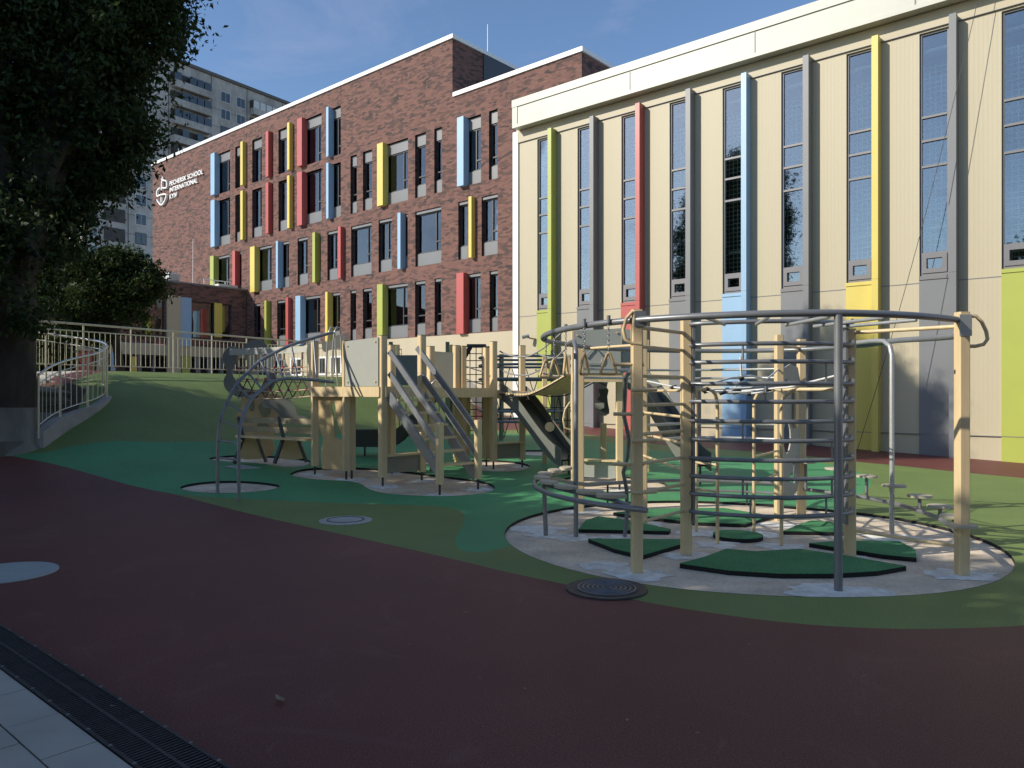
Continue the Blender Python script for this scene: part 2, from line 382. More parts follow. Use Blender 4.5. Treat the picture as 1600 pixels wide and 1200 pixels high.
# ------------------------------------------------------------------ ground sheets
RC = Vector((2.53, 8.5))     # centre of the round climbing frame
def circ(cx, cy, r, n=64, wob=0.0, ph=0.0, ry=None):
    return [(cx + r * (1 + wob * math.sin(3 * a + ph)) * math.cos(a), cy + (ry or r) * (1 + wob * math.sin(5 * a + ph)) * math.sin(a)) for a in [2 * math.pi * k / n for k in range(n)]]
def gl(pts): return [tuple(gnd(x, y)[:2]) for x, y in pts]
def smooth_closed(pts, it=2):
    for _ in range(it):
        q = []
        for i in range(len(pts)):
            a, b = pts[i], pts[(i + 1) % len(pts)]
            q += [(a[0] * .75 + b[0] * .25, a[1] * .75 + b[1] * .25), (a[0] * .25 + b[0] * .75, a[1] * .25 + b[1] * .75)]
        pts = q
    return pts
def smooth_open(pts, it=2):
    for _ in range(it):
        q = [pts[0]]
        for i in range(len(pts) - 1):
            a, b = pts[i], pts[i + 1]
            q += [(a[0] * .75 + b[0] * .25, a[1] * .75 + b[1] * .25), (a[0] * .25 + b[0] * .75, a[1] * .25 + b[1] * .75)]
        pts = q + [pts[-1]]
    return pts
front = smooth_open(gl([(11, 712), (100, 728), (200, 757), (280, 773), (370, 797), (480, 823), (600, 849), (720, 876), (800, 896), (886, 913), (1000, 940), (1120, 959), (1200, 970), (1300, 979), (1400, 983), (1500, 982), (1600, 978), (1690, 968)]))
back = smooth_open(gl([(1690, 757), (1600, 747), (1500, 738), (1400, 727), (1330, 721), (1250, 711), (1125, 702), (1020, 695), (960, 683), (905, 678), (830, 672), (740, 668)]))
RT = lambda t, e: (R0.x + RD.x * t + RE.x * e, R0.y + RD.y * t + RE.y * e)
olive = front + back + [RT(10, 3.2), RT(10, 0.3), RT(4, 0.3), RT(-1.5, 0.3), RT(-3.6, 1.2), (-9.3, 15.0), (-9.2, 14.1)]
dg_back = [(1345, 772), (1368, 751), (1335, 735), (1280, 722), (1220, 716), (1125, 712), (1030, 706), (960, 692), (905, 684), (800, 677), (720, 673), (610, 672), (540, 678), (480, 684), (400, 686), (330, 690), (250, 692), (200, 689), (150, 691), (112, 697), (75, 706)]
green = front[:9] + smooth_open(gl([(200, 757), (262, 771), (330, 777), (440, 782), (520, 786), (600, 788), (680, 790), (716, 795), (728, 806), (722, 824), (708, 845), (716, 860), (752, 864)])) + gl([(800, 852), (830, 840), (1000, 820), (1300, 805)]) + smooth_open(gl(dg_back))
terrace = [RT(-3.6, -0.05), RT(12, -0.05), RT(14, 1.0), RT(30, 1.0), RT(40, -60), RT(-2, -60), RT(-3.6, -2)]
bed = [(-9.6, 13.6), (-9.25, 14.6), (-9.0, 15.6), (-9.35, 16.6), (-9.9, 16.95), (-12.3, 17.2), (-12.6, 19.0), (-30.5, 22.0), (-30.5, 12.3), (-11.3, 13.1)]
conc_ring = circ(RC.x, RC.y, 2.62, 72, 0.006, 0.4)
conc_arch = smooth_closed(gl([(276, 762), (300, 755), (345, 751), (395, 752), (436, 757), (437, 762), (415, 767), (360, 771), (300, 769)]))
conc_bench = smooth_closed(gl([(320, 716), (360, 711), (420, 712), (480, 717), (487, 722), (476, 729), (440, 730), (410, 724), (340, 720)]))
conc_tower = smooth_closed(gl([(450, 740), (480, 731), (560, 730), (640, 737), (700, 745), (760, 752), (777, 762), (760, 771), (700, 776), (630, 774), (580, 768), (560, 752), (500, 750), (460, 745)]))
conc_mid = smooth_closed(gl([(700, 723), (745, 718), (800, 720), (832, 727), (820, 735), (780, 738), (740, 734)]))
conc_right = smooth_closed(gl([(870, 748), (920, 742), (1000, 745), (1048, 756), (1030, 766), (960, 770), (900, 762)]))
conc_slide = smooth_closed(gl([(880, 712), (830, 712), (790, 709), (800, 704), (850, 703), (905, 706)]))
zones = [('track', None, 'rubber_red'), ('olive_surfacing', olive, 'rubber_olive'), ('green_surfacing', green, 'rubber_green'), ('terrace', terrace, 'terrace_paving'), ('planting_ground', bed, 'soil')]
pits = [conc_ring, conc_arch, conc_bench, conc_tower, conc_mid, conc_right, conc_slide]

def dens(poly, d):
    out = []
    for i in range(len(poly)):
        a = Vector(poly[i]); b = Vector(poly[(i + 1) % len(poly)]); n = max(1, int((b - a).length / d))
        out += [tuple(a + (b - a) * k / n) for k in range(n)]
    return out
def inpoly(x, y, P):
    c = False; j = len(P) - 1
    for i in range(len(P)):
        if (P[i][1] > y) != (P[j][1] > y) and x < (P[j][0] - P[i][0]) * (y - P[i][1]) / (P[j][1] - P[i][1]) + P[i][0]: c = not c
        j = i
    return c
def ground_sheets():
    rnd = random.Random(3); V = []; E = []
    def addloop(P):
        o = len(V); n = len(P); V.extend(Vector(p) for p in P); E.extend((o + i, o + (i + 1) % n) for i in range(n))
    for nm, P, m in zones:
        if P: addloop(dens(P, 0.8))
    for P in pits: addloop(P)
    y = -9.0
    while y < 46:
        st = 0.55 if 9 < y < 30 else 1.4
        x = -32.0
        while x < 26:
            s2 = st if -14 < x < 2 else 1.5
            V.append(Vector((x + rnd.uniform(-.15, .15), y + rnd.uniform(-.15, .15)))); x += s2
        y += st
    for r in (70, 120, 220, 420):
        for k in range(20): V.append(Vector((r * math.cos(k * .314 + .1), 15 + r * math.sin(k * .314 + .1))))
    vs, es, fs, ov, oe, of = mgeo.delaunay_2d_cdt(V, E, [], 0, 1e-5)
    groups = {}
    bb = [(min(p[0] for p in P), max(p[0] for p in P), min(p[1] for p in P), max(p[1] for p in P)) for P in pits]
    zb = [None if P is None else (min(p[0] for p in P), max(p[0] for p in P), min(p[1] for p in P), max(p[1] for p in P)) for _, P, _ in zones]
    for f in fs:
        cx = sum(vs[i].x for i in f) / len(f); cy = sum(vs[i].y for i in f) / len(f); z = 'track'
        if abs(cx) > 45 or cy > 60 or cy < -20: z = 'ground'
        for (nm, P, m), b in zip(zones, zb):
            if P and b[0] <= cx <= b[1] and b[2] <= cy <= b[3] and inpoly(cx, cy, P): z = nm
        for k, P in enumerate(pits):
            if bb[k][0] <= cx <= bb[k][1] and bb[k][2] <= cy <= bb[k][3] and inpoly(cx, cy, P): z = 'pit%d' % k
        groups.setdefault(z, []).append(f)
    mats = {nm: m for nm, P, m in zones}; mats['ground'] = 'far_ground'
    for z, fl in groups.items():
        pit = z.startswith('pit'); dz = -0.035 if pit else 0.0
        idx = {}; b = MB()
        for f in fl:
            for i in f:
                if i not in idx: idx[i] = len(b.v); b.v.append((vs[i].x, vs[i].y, gz(vs[i].x, vs[i].y) + dz))
            b.f.append(tuple(idx[i] for i in f)); b.sm.append(True)
        o = b.build('concrete_base' if pit else z, 'raw_concrete' if pit else mats[z]); struct(o)
    for P in pits:
        b = MB(); n = len(P); vv = [(p[0], p[1], gz(*p) + 0.002) for p in P] + [(p[0], p[1], gz(*p) - 0.04) for p in P]
        b._add(vv, [(i, (i + 1) % n, n + (i + 1) % n, n + i) for i in range(n)])
        struct(b.build('rubber_edge', 'rubber_edge'))
ground_sheets()

def cement(x, y, r, seed):
    rnd = random.Random(seed); n = 22; pts = []
    for k in range(n):
        a = 2 * math.pi * k / n; q = r * rnd.uniform(.65, 1.25); pts.append((x + q * 1.25 * math.cos(a), y + q * .9 * math.sin(a)))
    pts = smooth_closed(pts, 1); b = MB(); m = len(pts)
    vv = [(p[0], p[1], gz(*p) - 0.031) for p in pts] + [(x, y, gz(x, y) - 0.022)]
    b._add(vv, [(i, (i + 1) % m, m) for i in range(m)], True); struct(b.build('cement_patch', 'wet_cement'))

# foreground paving strip and drain
dA, dB = Vector((-3.53, 5.2)), Vector((-1.21, 3.216)); dd = (dB - dA).normalized(); dn = Vector((-dd.y, dd.x)); dn = dn if dn.dot(Vector((-1, -1))) > 0 else -dn
def dpt(s, t, z): p = dA + dd * s + dn * t; return (p.x, p.y, z)
b = MB()
b._add([dpt(-8, .27, .006), dpt(9, .27, .006), dpt(9, 6, .006), dpt(-8, 6, .006)], [(0, 1, 2, 3)])
struct(b.build('paving_bed', 'tile_joint'))
b = MB(); t = 0.275; row = 0; rnd = random.Random(5)
while t < 3.2:
    wd = 0.235; s = -7 + (row % 2) * 0.22
    while s < 8:
        ln = 0.47; z = 0.012 + rnd.uniform(0, .003)
        x = [dpt(s + .004, t, z), dpt(s + ln - .004, t, z), dpt(s + ln - .004, t + wd - .008, z), dpt(s + .004, t + wd - .008, z)]
        lo = [(p[0], p[1], 0.004) for p in x]
        b._add(x + lo, [(0, 1, 2, 3), (0, 1, 5, 4), (1, 2, 6, 5), (2, 3, 7, 6), (3, 0, 4, 7)]); s += ln
    t += wd; row += 1
struct(b.build('paving_slabs', 'tile_grey'))
dt = thing('drain_channel', 'black slotted drain channel between the red track and grey paving slabs', 'drain', (dA.x, dA.y, 0))
b = MB(); b._add([dpt(-8, 0, .004), dpt(9, 0, .004), dpt(9, .27, .004), dpt(-8, .27, .004)], [(0, 1, 2, 3)]); b.build('channel_bed', 'rubber_edge', dt)
b = MB()
s = -4.0
while s < 5.0:
    for t0, t1 in ((0.022, 0.122), (0.138, 0.25)):
        b.bar(dpt(s, t0, .010), dpt(s, t1, .010), .012, .012)
    s += 0.026
for t in (0.012, 0.13, 0.258): b.bar(dpt(-6, t, .012), dpt(8, t, .012), .016, .014)
b.build('grate', 'iron_cast', dt)
s = -1.5
while s < 3.6:
    for t in (0.012, 0.258): MB().disc(dpt(s, t, .018), .009, .005, 8).build('bolt', 'grey_steel', dt)
    s += 0.25

# manholes
def manhole(name, label, px, py, r, m, m2, rings, pattern):
    p = gnd(px, py); t = thing(name, label, 'manhole cover', p)
    b = MB(); b.disc((p.x, p.y, p.z + .002), r, .012, 48, ch=.004); b.build('rim', m, t)
    b = MB(); b.disc((p.x, p.y, p.z + .014), r * .78, .004, 48); b.build('lid', m2, t)
    if rings:
        b = MB()
        for k in range(1, 7):
            q = r * .76 * k / 6.5; b.tube([(p.x + q * math.cos(a), p.y + q * math.sin(a), p.z + .018) for a in [k2 * math.pi / 24 for k2 in range(48)]], .006, 6, True)
        b.build('raised_ring', pattern, t)
    return t, p
manhole('manhole_cover', 'black cast iron manhole cover with raised rings on the red and olive edge', 948, 921, .33, 'iron_cast', 'iron_cast', True, 'grey_steel')  # lighter ring material puts the highlights on the rings into their colour
t_, p_ = manhole('manhole_cover', 'worn grey manhole cover with dark centre set in the olive surfacing', 540, 814, .325, 'lid_grey', 'lid_grey', False, 'iron_cast')
b = MB(); b.tube([(p_.x + (.215 + .012 * (k % 2)) * math.cos(R(6 * k)), p_.y + (.215 + .012 * (k % 2)) * math.sin(R(6 * k)), p_.z + .016) for k in range(60)], .008, 6, True); b.build('raised_ring', 'iron_cast', t_)
p = gnd(8, 896); tag(MB().disc((0, 0, 0), .41, .014, 48, ch=.004).build('manhole_cover', 'lid_blue', None, Vector((0, 0, 0))), 'smooth pale blue round cover in the shaded red track', 'manhole cover').location = p
q4 = [gnd(*c) for c in ((352, 729), (380, 727), (408, 732), (375, 734))]
b = MB(); pc = q4[0]; b.prism([(q.x, q.y, q.z + .003) for q in q4], [], (0, 0, .008)); tag(b.build('cover_plate', 'lid_grey', None, pc), 'grey rectangular cover plate in the dark green surfacing before the bench', 'cover plate')

# ------------------------------------------------------------------ facades
A = math.atan2(0.646, 0.763); SA, CA = math.sin(A), math.cos(A)
DB, DG = 26.1, 22.2
def fac(D, px, py=None):
    r = (px - 800) / FPX; u = D * (CA * r - SA) / (CA + SA * r)
    if py is None: return u
    return u, EYE + (HOR - py) / FPX * (CA * D - SA * u)
def fu(D, px): return fac(D, px)
def zm(D, m): return EYE + m * D * 1412 / FPX * (CA + SA * SA / CA)      # height of a facade line of image slope m
def fw(u, q, z=0.0): return Vector((SA * q + CA * u, CA * q - SA * u, z))
def fthing(name, label, cat, u, q, z, group=None): return thing(name, label, cat, fw(u, q, z), group, -A, (u, q, z))

def wall_holes(b, u0, u1, z0, z1, q, holes, dep):
    us = sorted({u0, u1} | {h[0] for h in holes} | {h[1] for h in holes}); zs = sorted({z0, z1} | {h[2] for h in holes} | {h[3] for h in holes})
    us = [x for x in us if u0 <= x <= u1]; zs = [x for x in zs if z0 <= x <= z1]
    for i in range(len(us) - 1):
        run = None
        for j in range(len(zs) - 1):
            cu, cz = (us[i] + us[i + 1]) / 2, (zs[j] + zs[j + 1]) / 2
            hole = any(h[0] < cu < h[1] and h[2] < cz < h[3] for h in holes)
            if not hole: b.quad((us[i], q, zs[j]), (us[i + 1], q, zs[j]), (us[i + 1], q, zs[j + 1]), (us[i], q, zs[j + 1]))
    for a, c, lo, hi in [h[:4] for h in holes]:
        b.quad((a, q, lo), (a, q + dep, lo), (a, q + dep, hi), (a, q, hi)); b.quad((c, q, lo), (c, q + dep, lo), (c, q + dep, hi), (c, q, hi))
        b.quad((a, q, lo), (c, q, lo), (c, q + dep, lo), (a, q + dep, lo)); b.quad((a, q, hi), (c, q, hi), (c, q + dep, hi), (a, q + dep, hi))

# ---------------- brick school
ROWS = {1: (.069, .1375), 2: (.1558, .2238), 3: (.241, .3190), 4: (.3267, .393), 33: (.241, .3157)}
bs = fthing('brick_school', 'long brown brick school building with coloured window fins and white roof edge', 'school building', fu(DB, 500), DB, 0.0)
wins = []   # (x0,x1,row,hdr)
fins = []   # (x0,x1,row,colour)
def W(row, x0, x1): wins.append((x0, x1, row))
def F(row, x0, x1, c): fins.append((x0, x1, row, c))
for row in (33, 4):
    F(row, 329, 335, 'blue'); W(row, 337, 359.5); W(row, 367.5, 375); F(row, 375.5, 379, 'yellow'); W(row, 394, 409); F(row, 415, 419, 'red'); W(row, 420.5, 427)
    W(row, 435, 448); F(row, 448.5, 452, 'yellow'); F(row, 464, 471.5, 'red'); W(row, 473.5, 502.5); F(row, 509.5, 513, 'blue'); W(row, 516, 532.5)
W(3, 547.5, 557.5); W(3, 567, 581.5); F(3, 589, 598, 'yellow'); W(3, 601.5, 637.5); W(3, 648.5, 665.5); W(3, 678.5, 690.5); F(3, 714, 724, 'blue'); W(3, 727, 751.5); W(3, 764, 777.5)
F(2, 328, 333.5, 'lime'); W(2, 336.5, 358.5); F(2, 363, 367, 'red'); W(2, 368.5, 377.5); F(2, 390.5, 397.5, 'yellow'); W(2, 400, 425); F(2, 431, 434, 'blue'); W(2, 437.5, 451.5)
W(2, 465, 481); F(2, 488, 492, 'lime'); W(2, 494.5, 501.5); W(2, 511.5, 527.5); F(2, 528, 532, 'red'); W(2, 548.5, 580.5); W(2, 591.5, 612); F(2, 621, 625.5, 'blue'); W(2, 627.5, 637)
W(2, 649, 689.5); W(2, 716, 731); F(2, 732, 736.5, 'yellow'); W(2, 752.5, 777.5)
W(1, 397, 407); F(1, 413, 416, 'lime'); W(1, 418.5, 424.5); W(1, 433, 446); F(1, 446.5, 450, 'red'); F(1, 461.5, 469, 'blue'); W(1, 472, 500.5); F(1, 508, 511.5, 'yellow'); W(1, 515, 531.5)
W(1, 547.5, 556.5); W(1, 567, 581); F(1, 589, 597.5, 'lime'); W(1, 601, 637); W(1, 648.5, 664.5); W(1, 679, 689.5); F(1, 713, 724, 'red'); W(1, 728, 751); W(1, 765, 777.5)
holes = []
for x0, x1, row in wins:
    lo, hi = ROWS[row]; holes.append((fu(DB, x0), fu(DB, x1), zm(DB, lo), zm(DB, hi)))
uL, uM, uR = fu(DB, 238.5), fu(DB, 707), fu(DB, 909)
zTop, zLow, zPl = zm(DB, .4195), zm(DB, .3495), zm(DB, .068)
b = MB()
wall_holes(b, uL, uM, zPl - 3.4, zTop, DB, holes, 0.30)
wall_holes(b, uM, uR, zPl - 3.4, zLow, DB, holes, 0.30)
dep = 24
b.quad((uM, DB, zLow), (uM, DB + dep, zLow), (uM, DB + dep, zTop), (uM, DB, zTop))
b.quad((uR, DB, 0), (uR, DB + dep, 0), (uR, DB + dep, zLow), (uR, DB, zLow))
b.quad((uL, DB, 0), (uL, DB + dep, 0), (uL, DB + dep, zTop), (uL, DB, zTop))
b.quad((uL, DB + dep, 0), (uR, DB + dep, 0), (uR, DB + dep, zLow), (uL, DB + dep, zLow)); b.quad((uL, DB + dep, zLow), (uM, DB + dep, zLow), (uM, DB + dep, zTop), (uL, DB + dep, zTop))
b.build('wall', 'brick', bs)
b = MB(); b.box(uL + .1, uM - .1, DB + .1, DB + dep - .1, zTop - .35, zTop - .3); b.box(uM, uR - .1, DB + .1, DB + dep - .1, zLow - .35, zLow - .3); b.build('roof', 'roof_grey', bs)
b = MB()
b.box(uL - .08, uM + .08, DB - .08, DB + .35, zTop + .002, zTop + .2); b.box(uM - .3, uM + .08, DB + .352, DB + dep, zTop + .002, zTop + .2)
b.box(uM + .085, uR + .08, DB - .08, DB + .35, zLow + .002, zLow + .2); b.box(uR - .3, uR + .08, DB + .352, DB + dep, zLow + .002, zLow + .2)
b.box(uL - .08, uL + .3, DB + .352, DB + dep, zTop + .002, zTop + .2)
b.build('coping', 'coping_white', bs)
b = MB(); qa = 26.1 + 1.9; b.box(uM - .02, uM + .06, DB + 2.2, DB + 4.6, zLow + 1.0, zLow + 2.9); b.build('vent_panel', 'dark_frame', bs)
for k, ((x0, x1, row), h) in enumerate(zip(wins, holes)):
    a, c, lo, hi = h; wd = c - a; top = {1: .15, 2: .15, 3: .57, 4: .57, 33: 0.02}[row]; sill = .64 if row != 4 else 0.02
    q = DB + .17
    fr = MB(); z0, z1 = lo + sill, hi - top; t = .055
    fr.box(a + .01, a + t, q, q + .08, z0, z1); fr.box(c - t, c - .01, q, q + .08, z0, z1); fr.box(a + t, c - t, q, q + .08, z0, z0 + t); fr.box(a + t, c - t, q, q + .08, z1 - t, z1)
    if wd > 0.95:
        mu = c - max(.45, wd * .28); fr.box(mu - .03, mu + .03, q - .004, q + .084, z0 + t, z1 - t); tz = z0 + (z1 - z0) * .23
        fr.box(mu + .03, c - t, q - .002, q + .08, tz, tz + .07)
    elif row in (1, 3): fr.box(a + t, c - t, q - .002, q + .08, z0 + (z1 - z0) * .2, z0 + (z1 - z0) * .2 + .06)
    wo_ = fr.build('window', 'dark_frame', bs)
    g = MB(); g.box(a + .02, c - .02, q + .05, q + .06, z0 + .02, z1 - .02); go = g.build('glass', 'room_glass', wo_)
    if top > .1: MB().box(a + .012, c - .012, DB + .12 if row in (3, 4) else DB + .06, DB + .25, z1 + .005, hi - .015).build('spandrel', 'spandrel_grey', wo_)
    if sill > .1: MB().box(a + .012, c - .012, DB + .12, DB + .25, lo + .012, z0 - .005).build('spandrel', 'spandrel_grey', wo_)
    rnd = random.Random(k)
    i = MB(); i.box(a, c, DB + .30, DB + 2.2, lo - .02, hi + .02)           # the room behind
    i.f = [f for n_, f in enumerate(i.f) if n_ != 2]; i.sm = i.sm[:len(i.f)]
    i.build('room', 'hall_dark', wo_)
    bl = MB(); bw = wd * rnd.uniform(.14, .3); bl.box(a + .06, a + .06 + bw, DB + .36, DB + .40, z0, z1)
    if rnd.random() < .4: bl.box(a + .08, c - .08, DB + .37, DB + .39, z1 - (z1 - z0) * rnd.uniform(.1, .5), z1)
    bl.build('blind', 'grey_panel', wo_)
for x0, x1, row, colr in fins:
    lo, hi = ROWS[row]; wv = .26; b = MB(); b.box(fu(DB - wv, x0), fu(DB - wv, x1), DB - wv, DB + .12, zm(DB, lo - .0008), zm(DB, hi + .0015)); b.build('fin', colr + '_trim', bs)
# cream ground floor
b = MB(); b.box(uL, uR, DB - .05, DB - .003, -1.5, zPl); b.build('plinth', 'cream_wall', bs)
for x0, x1 in ((405, 420), (430, 447), (456, 474), (490, 512), (518, 536), (548, 566), (582, 606)):
    wq = MB(); ua, ub = fu(DB, x0), fu(DB, x1); z0, z1 = zm(DB, .024), zm(DB, .050)
    for s in ((ua, ua + .1, z0, z1), (ub - .1, ub, z0, z1), (ua + .1, ub - .1, z0, z0 + .1), (ua + .1, ub - .1, z1 - .1, z1), ((ua + ub) / 2 - .05, (ua + ub) / 2 + .05, z0 + .1, z1 - .1)): wq.box(s[0], s[1], DB - .11, DB - .052, s[2], s[3])
    o = wq.build('window', 'coping_white', bs); MB().box(ua + .1, ub - .1, DB - .08, DB - .053, z0 + .1, z1 - .1).build('glass', 'flat_glass', o)
# rooftop things
def mast(px, ytop, ybot, D, q, label, r=.035):
    u = None; r_ = (px - 800) / FPX; Q = DB + q; u = Q * (CA * r_ - SA) / (CA + SA * r_); Y = CA * Q - SA * u
    z1, z0 = EYE + (HOR - ytop) / FPX * Y, EYE + (HOR - ybot) / FPX * Y; p = fw(u, Q, min(z0, zTop) - .3)
    b = MB(); b.tube([p, (p.x, p.y, z1 - (z1 - p.z) * .5), (p.x, p.y, z1)], [r, r * .8, r * .5], 8); b.disc((p.x, p.y, p.z), .2, .12, 12)
    tag(b.build('roof_mast', 'coping_white', None, p), label, 'mast')
mast(762, 38, 92, DB, 6, 'tall thin white mast standing on the high brick roof')
mast(279, 232, 262, DB, 2, 'short white mast above the roof edge by the apartment tower', .03)
u = uM - .9; t = fthing('roof_guard_rail', 'white tubular guard rail round a ladder head on the brick roof', 'guard rail', u, DB + 15, zTop)
for k in range(3):
    b = MB(); uu = u - .2 - k * .55
    b.tube([(uu, DB + 14.2, zTop - .2), (uu, DB + 14.2, zTop + 1.2), (uu, DB + 16.4, zTop + 1.2), (uu, DB + 16.4, zTop - .2)], .035, 6); b.tube([(uu, DB + 14.2, zTop + .6), (uu, DB + 16.4, zTop + .6)], .03, 6); b.build('hoop', 'coping_white', t)
b = MB(); b.tube([(u - .2, DB + 16.4, zTop + 1.2), (u - 1.3, DB + 16.4, zTop + 1.2)], .03, 6); b.build('rail', 'coping_white', t)
b = MB(); p = fw(fu(DB, 876), DB + .1, zLow - .9)
# school sign
u0, zb = fac(DB, 267.4, 291.3); u1, _ = fac(DB, 319.2, 274)
sg = fthing('school_sign', 'white school name lettering and shield emblem mounted on the brick wall', 'sign', u0, DB, zb)
def text(s, u, z, width, cap, nm='lettering'):
    cu = bpy.data.curves.new(nm, 'FONT'); cu.body = s; cu.size = 1.0; cu.extrude = .02; cu.offset = .010; cu.space_character = 1.02
    o = bpy.data.objects.new(nm, cu); C.objects.link(o); bpy.context.view_layer.update()
    wx = max(.01, o.dimensions.x)
    me = bpy.data.meshes.new_from_object(o.evaluated_get(bpy.context.evaluated_depsgraph_get())); bpy.data.objects.remove(o)
    xs = [v.co.x for v in me.vertices]; ys = [v.co.y for v in me.vertices]; sx = width / (max(xs) - min(xs)); sy = cap / (max(ys) - min(ys)); x0 = min(xs); y0 = min(ys)
    for v in me.vertices: v.co = Vector(((v.co.x - x0) * sx + u - u0, -.09 - v.co.z * 1.5, (v.co.y - y0) * sy + z - zb))
    me.materials.clear(); me.materials.append(M('letter_white')); o = bpy.data.objects.new(nm, me); C.objects.link(o); o.parent = sg; return o
wl = u1 - u0; _, zt = fac(DB, 267.4, 284.2); cap = zt - zb; _, z2 = fac(DB, 267.4, 301.3); _, z3 = fac(DB, 267.4, 311.8)
text('PECHERSK SCHOOL', u0, zb, wl, cap); text('INTERNATIONAL', u0, z2, wl * .845, cap); text('KYIV', u0, z3, wl * .235, cap)
def sgp(x, y): return fac(DB - .1, 240 + x / 17.14, 260 + y / 17.14)
def stroke(pts, wd):
    q = smooth_open([(u, z) for u, z in [sgp(*p) for p in pts]], 1); return [(u, DB - .1, z) for u, z in q]
b = MB(); sw = .085
for pts in ([(235, 665), (235, 385), (300, 372), (375, 400), (378, 590), (260, 575)], [(190, 580), (110, 640), (100, 820), (200, 760), (370, 735), (340, 890), (235, 1060), (150, 970), (110, 890)], [(225, 960), (225, 820)]):
    pp = stroke(pts, sw)
    for i in range(len(pp) - 1): b.bar(pp[i], pp[i + 1], .09, sw * 2.0, up=(0, -1, 0))
u_, z_ = sgp(235, 320); b.tube([(u_, DB - .15, z_), (u_, DB - .05, z_)], .13, 12)
b.build('emblem', 'letter_white', sg)

# ---------------- annex (low brick block at right angles to the school)
UA = fu(DB, 386)
def ax(px, du=0.0):
    r = (px - 800) / FPX; u = UA + du; Q = -u * (CA + r * SA) / (SA - r * CA); return DB - Q
def azz(px, py):
    s = ax(px); Y = CA * (DB - s) - SA * UA; return EYE + (HOR - py) / FPX * Y
zAR = azz(360, 451.5)
an = fthing('brick_annex', 'low dark brick annex with large windows and a flat roof, in shade', 'school building', UA, DB - 7, TERR)
sA = 17.0
aw = [(222, 258), (298, 336), (346, 362)]
ah = []
for x0, x1 in aw:
    ah.append((ax(x1), ax(x0), azz(300, 528), azz(300, 470)))
b = MB(); bb2 = MB()
holes2 = [(DB - h[1], DB - h[0], h[2], h[3]) for h in ah]
wall_holes(bb2, DB - sA, DB - .05, azz(300, 540), zAR, 0, holes2, .3)
for p in bb2.v: b.v.append((UA - p[1], p[0], p[2]))
b.f = bb2.f; b.sm = bb2.sm
b.quad((UA, DB - sA, azz(300, 540)), (UA - 14, DB - sA, azz(300, 540)), (UA - 14, DB - sA, zAR), (UA, DB - sA, zAR))
b.build('wall', 'brick', an)
MB().box(UA - 14, UA - .1, DB - sA + .1, DB - .1, zAR - .3, zAR - .2).build('roof', 'roof_grey', an)
MB().box(UA - .35, UA + .06, DB - sA - .06, DB - .02, zAR + .002, zAR + .10).build('coping', 'grey_trim', an)
zc1, zc0 = azz(300, 541), azz(300, 557)
MB().box(UA - 14, UA + .03, DB - sA, DB - .1, zc0, zc1 - .003).build('floor_band', 'cream_wall', an)
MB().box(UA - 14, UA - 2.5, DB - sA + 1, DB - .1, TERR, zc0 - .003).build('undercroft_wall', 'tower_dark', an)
for x0, x1, y0, y1, colr, pr in ((260, 281, 462, 600, 'cream_wall', .12), (281, 298, 465, 541, 'blue_trim', .10), (334.5, 346, 474, 527, 'yellow_trim', .10), (283, 296, 557, 600, 'lime_trim', .08), (203, 213, 557, 600, 'yellow_trim', .08), (150, 168, 505, 600, 'cream_wall', .12), (135, 148, 508, 540, 'yellow_trim', .10), (122, 143, 548, 600, 'red_trim', .1), (172, 184, 550, 600, 'blue_trim', .1)):
    MB().box(UA, UA + pr, DB - ax(x0), DB - ax(x1), azz((x0 + x1) / 2, y1) if y1 < 600 else TERR, azz((x0 + x1) / 2, y0)).build('cladding_panel', colr, an)
for x0, x1 in ((216, 222), (240, 243), (307, 314), (326, 333), (345, 350), (365, 370)):
    MB().box(UA - .35, UA - .05, DB - ax(x0), DB - ax(x1), TERR, zc0 - .003).build('column', 'spandrel_grey', an)
for h in holes2:
    fr = MB(); q0, q1, z0, z1 = h; n = max(1, round((q1 - q0) / 1.3))
    for k in range(n + 1):
        y = q0 + (q1 - q0) * k / n; fr.box(UA - .25, UA - .15, max(q0, y - .04), min(q1, y + .04), z0, z1)
    fr.box(UA - .25, UA - .15, q0, q1, z0 - .001, z0 + .07); fr.box(UA - .25, UA - .15, q0, q1, z1 - .07, z1 + .001)
    o = fr.build('window', 'dark_frame', an)
    MB().box(UA - .21, UA - .2, q0 + .01, q1 - .01, z0 + .01, z1 - .01).build('glass', 'room_glass', o)
    rm = MB(); rm.box(UA - 4, UA - .3, q0, q1, z0, z1); rm.f.pop(3); rm.sm.pop(); rm.build('room', 'hall_dark', o)
    MB().box(UA - 1.6, UA - 1.5, q0 + (q1 - q0) * .45, q0 + (q1 - q0) * .8, z0 + .05, z1 - .3).build('window_reflection', 'orange_reflection', o)  # orange block behind the pane stands for a reflection in the glass
t = fthing('roof_unit', 'pale ventilation unit on the annex roof by the tree', 'ventilation unit', UA - 1, DB - ax(278), zAR)
for k in range(4): MB().box(UA - 1.8, UA - .5, DB - ax(270), DB - ax(288), zAR + .12 + k * .14, zAR + .19 + k * .14).build('louvre', 'unit_white', t)
MB().box(UA - 1.7, UA - .6, DB - ax(271), DB - ax(287), zAR - .2, zAR + .68).build('body', 'unit_white', t)
MB().box(UA - 1.2, UA - .6, DB - 1.6, DB - .3, zAR + .1, zAR + .35).build('roof_box', 'unit_white', None, Vector((0, 0, 0)))
o = bpy.data.objects['roof_box']; o.rotation_euler = (0, 0, -A); tag(o, 'low pale box on the annex roof beside the yellow fin', 'roof box')
t = fthing('roof_rail', 'thin white rail on the annex roof before the lime fin', 'guard rail', UA - .8, DB - 4, zAR)
b = MB(); b.tube([(UA - .8, DB - ax(328), zAR + .55), (UA - .8, DB - ax(370), zAR + .55)], .025, 6); b.build('rail', 'coping_white', t)
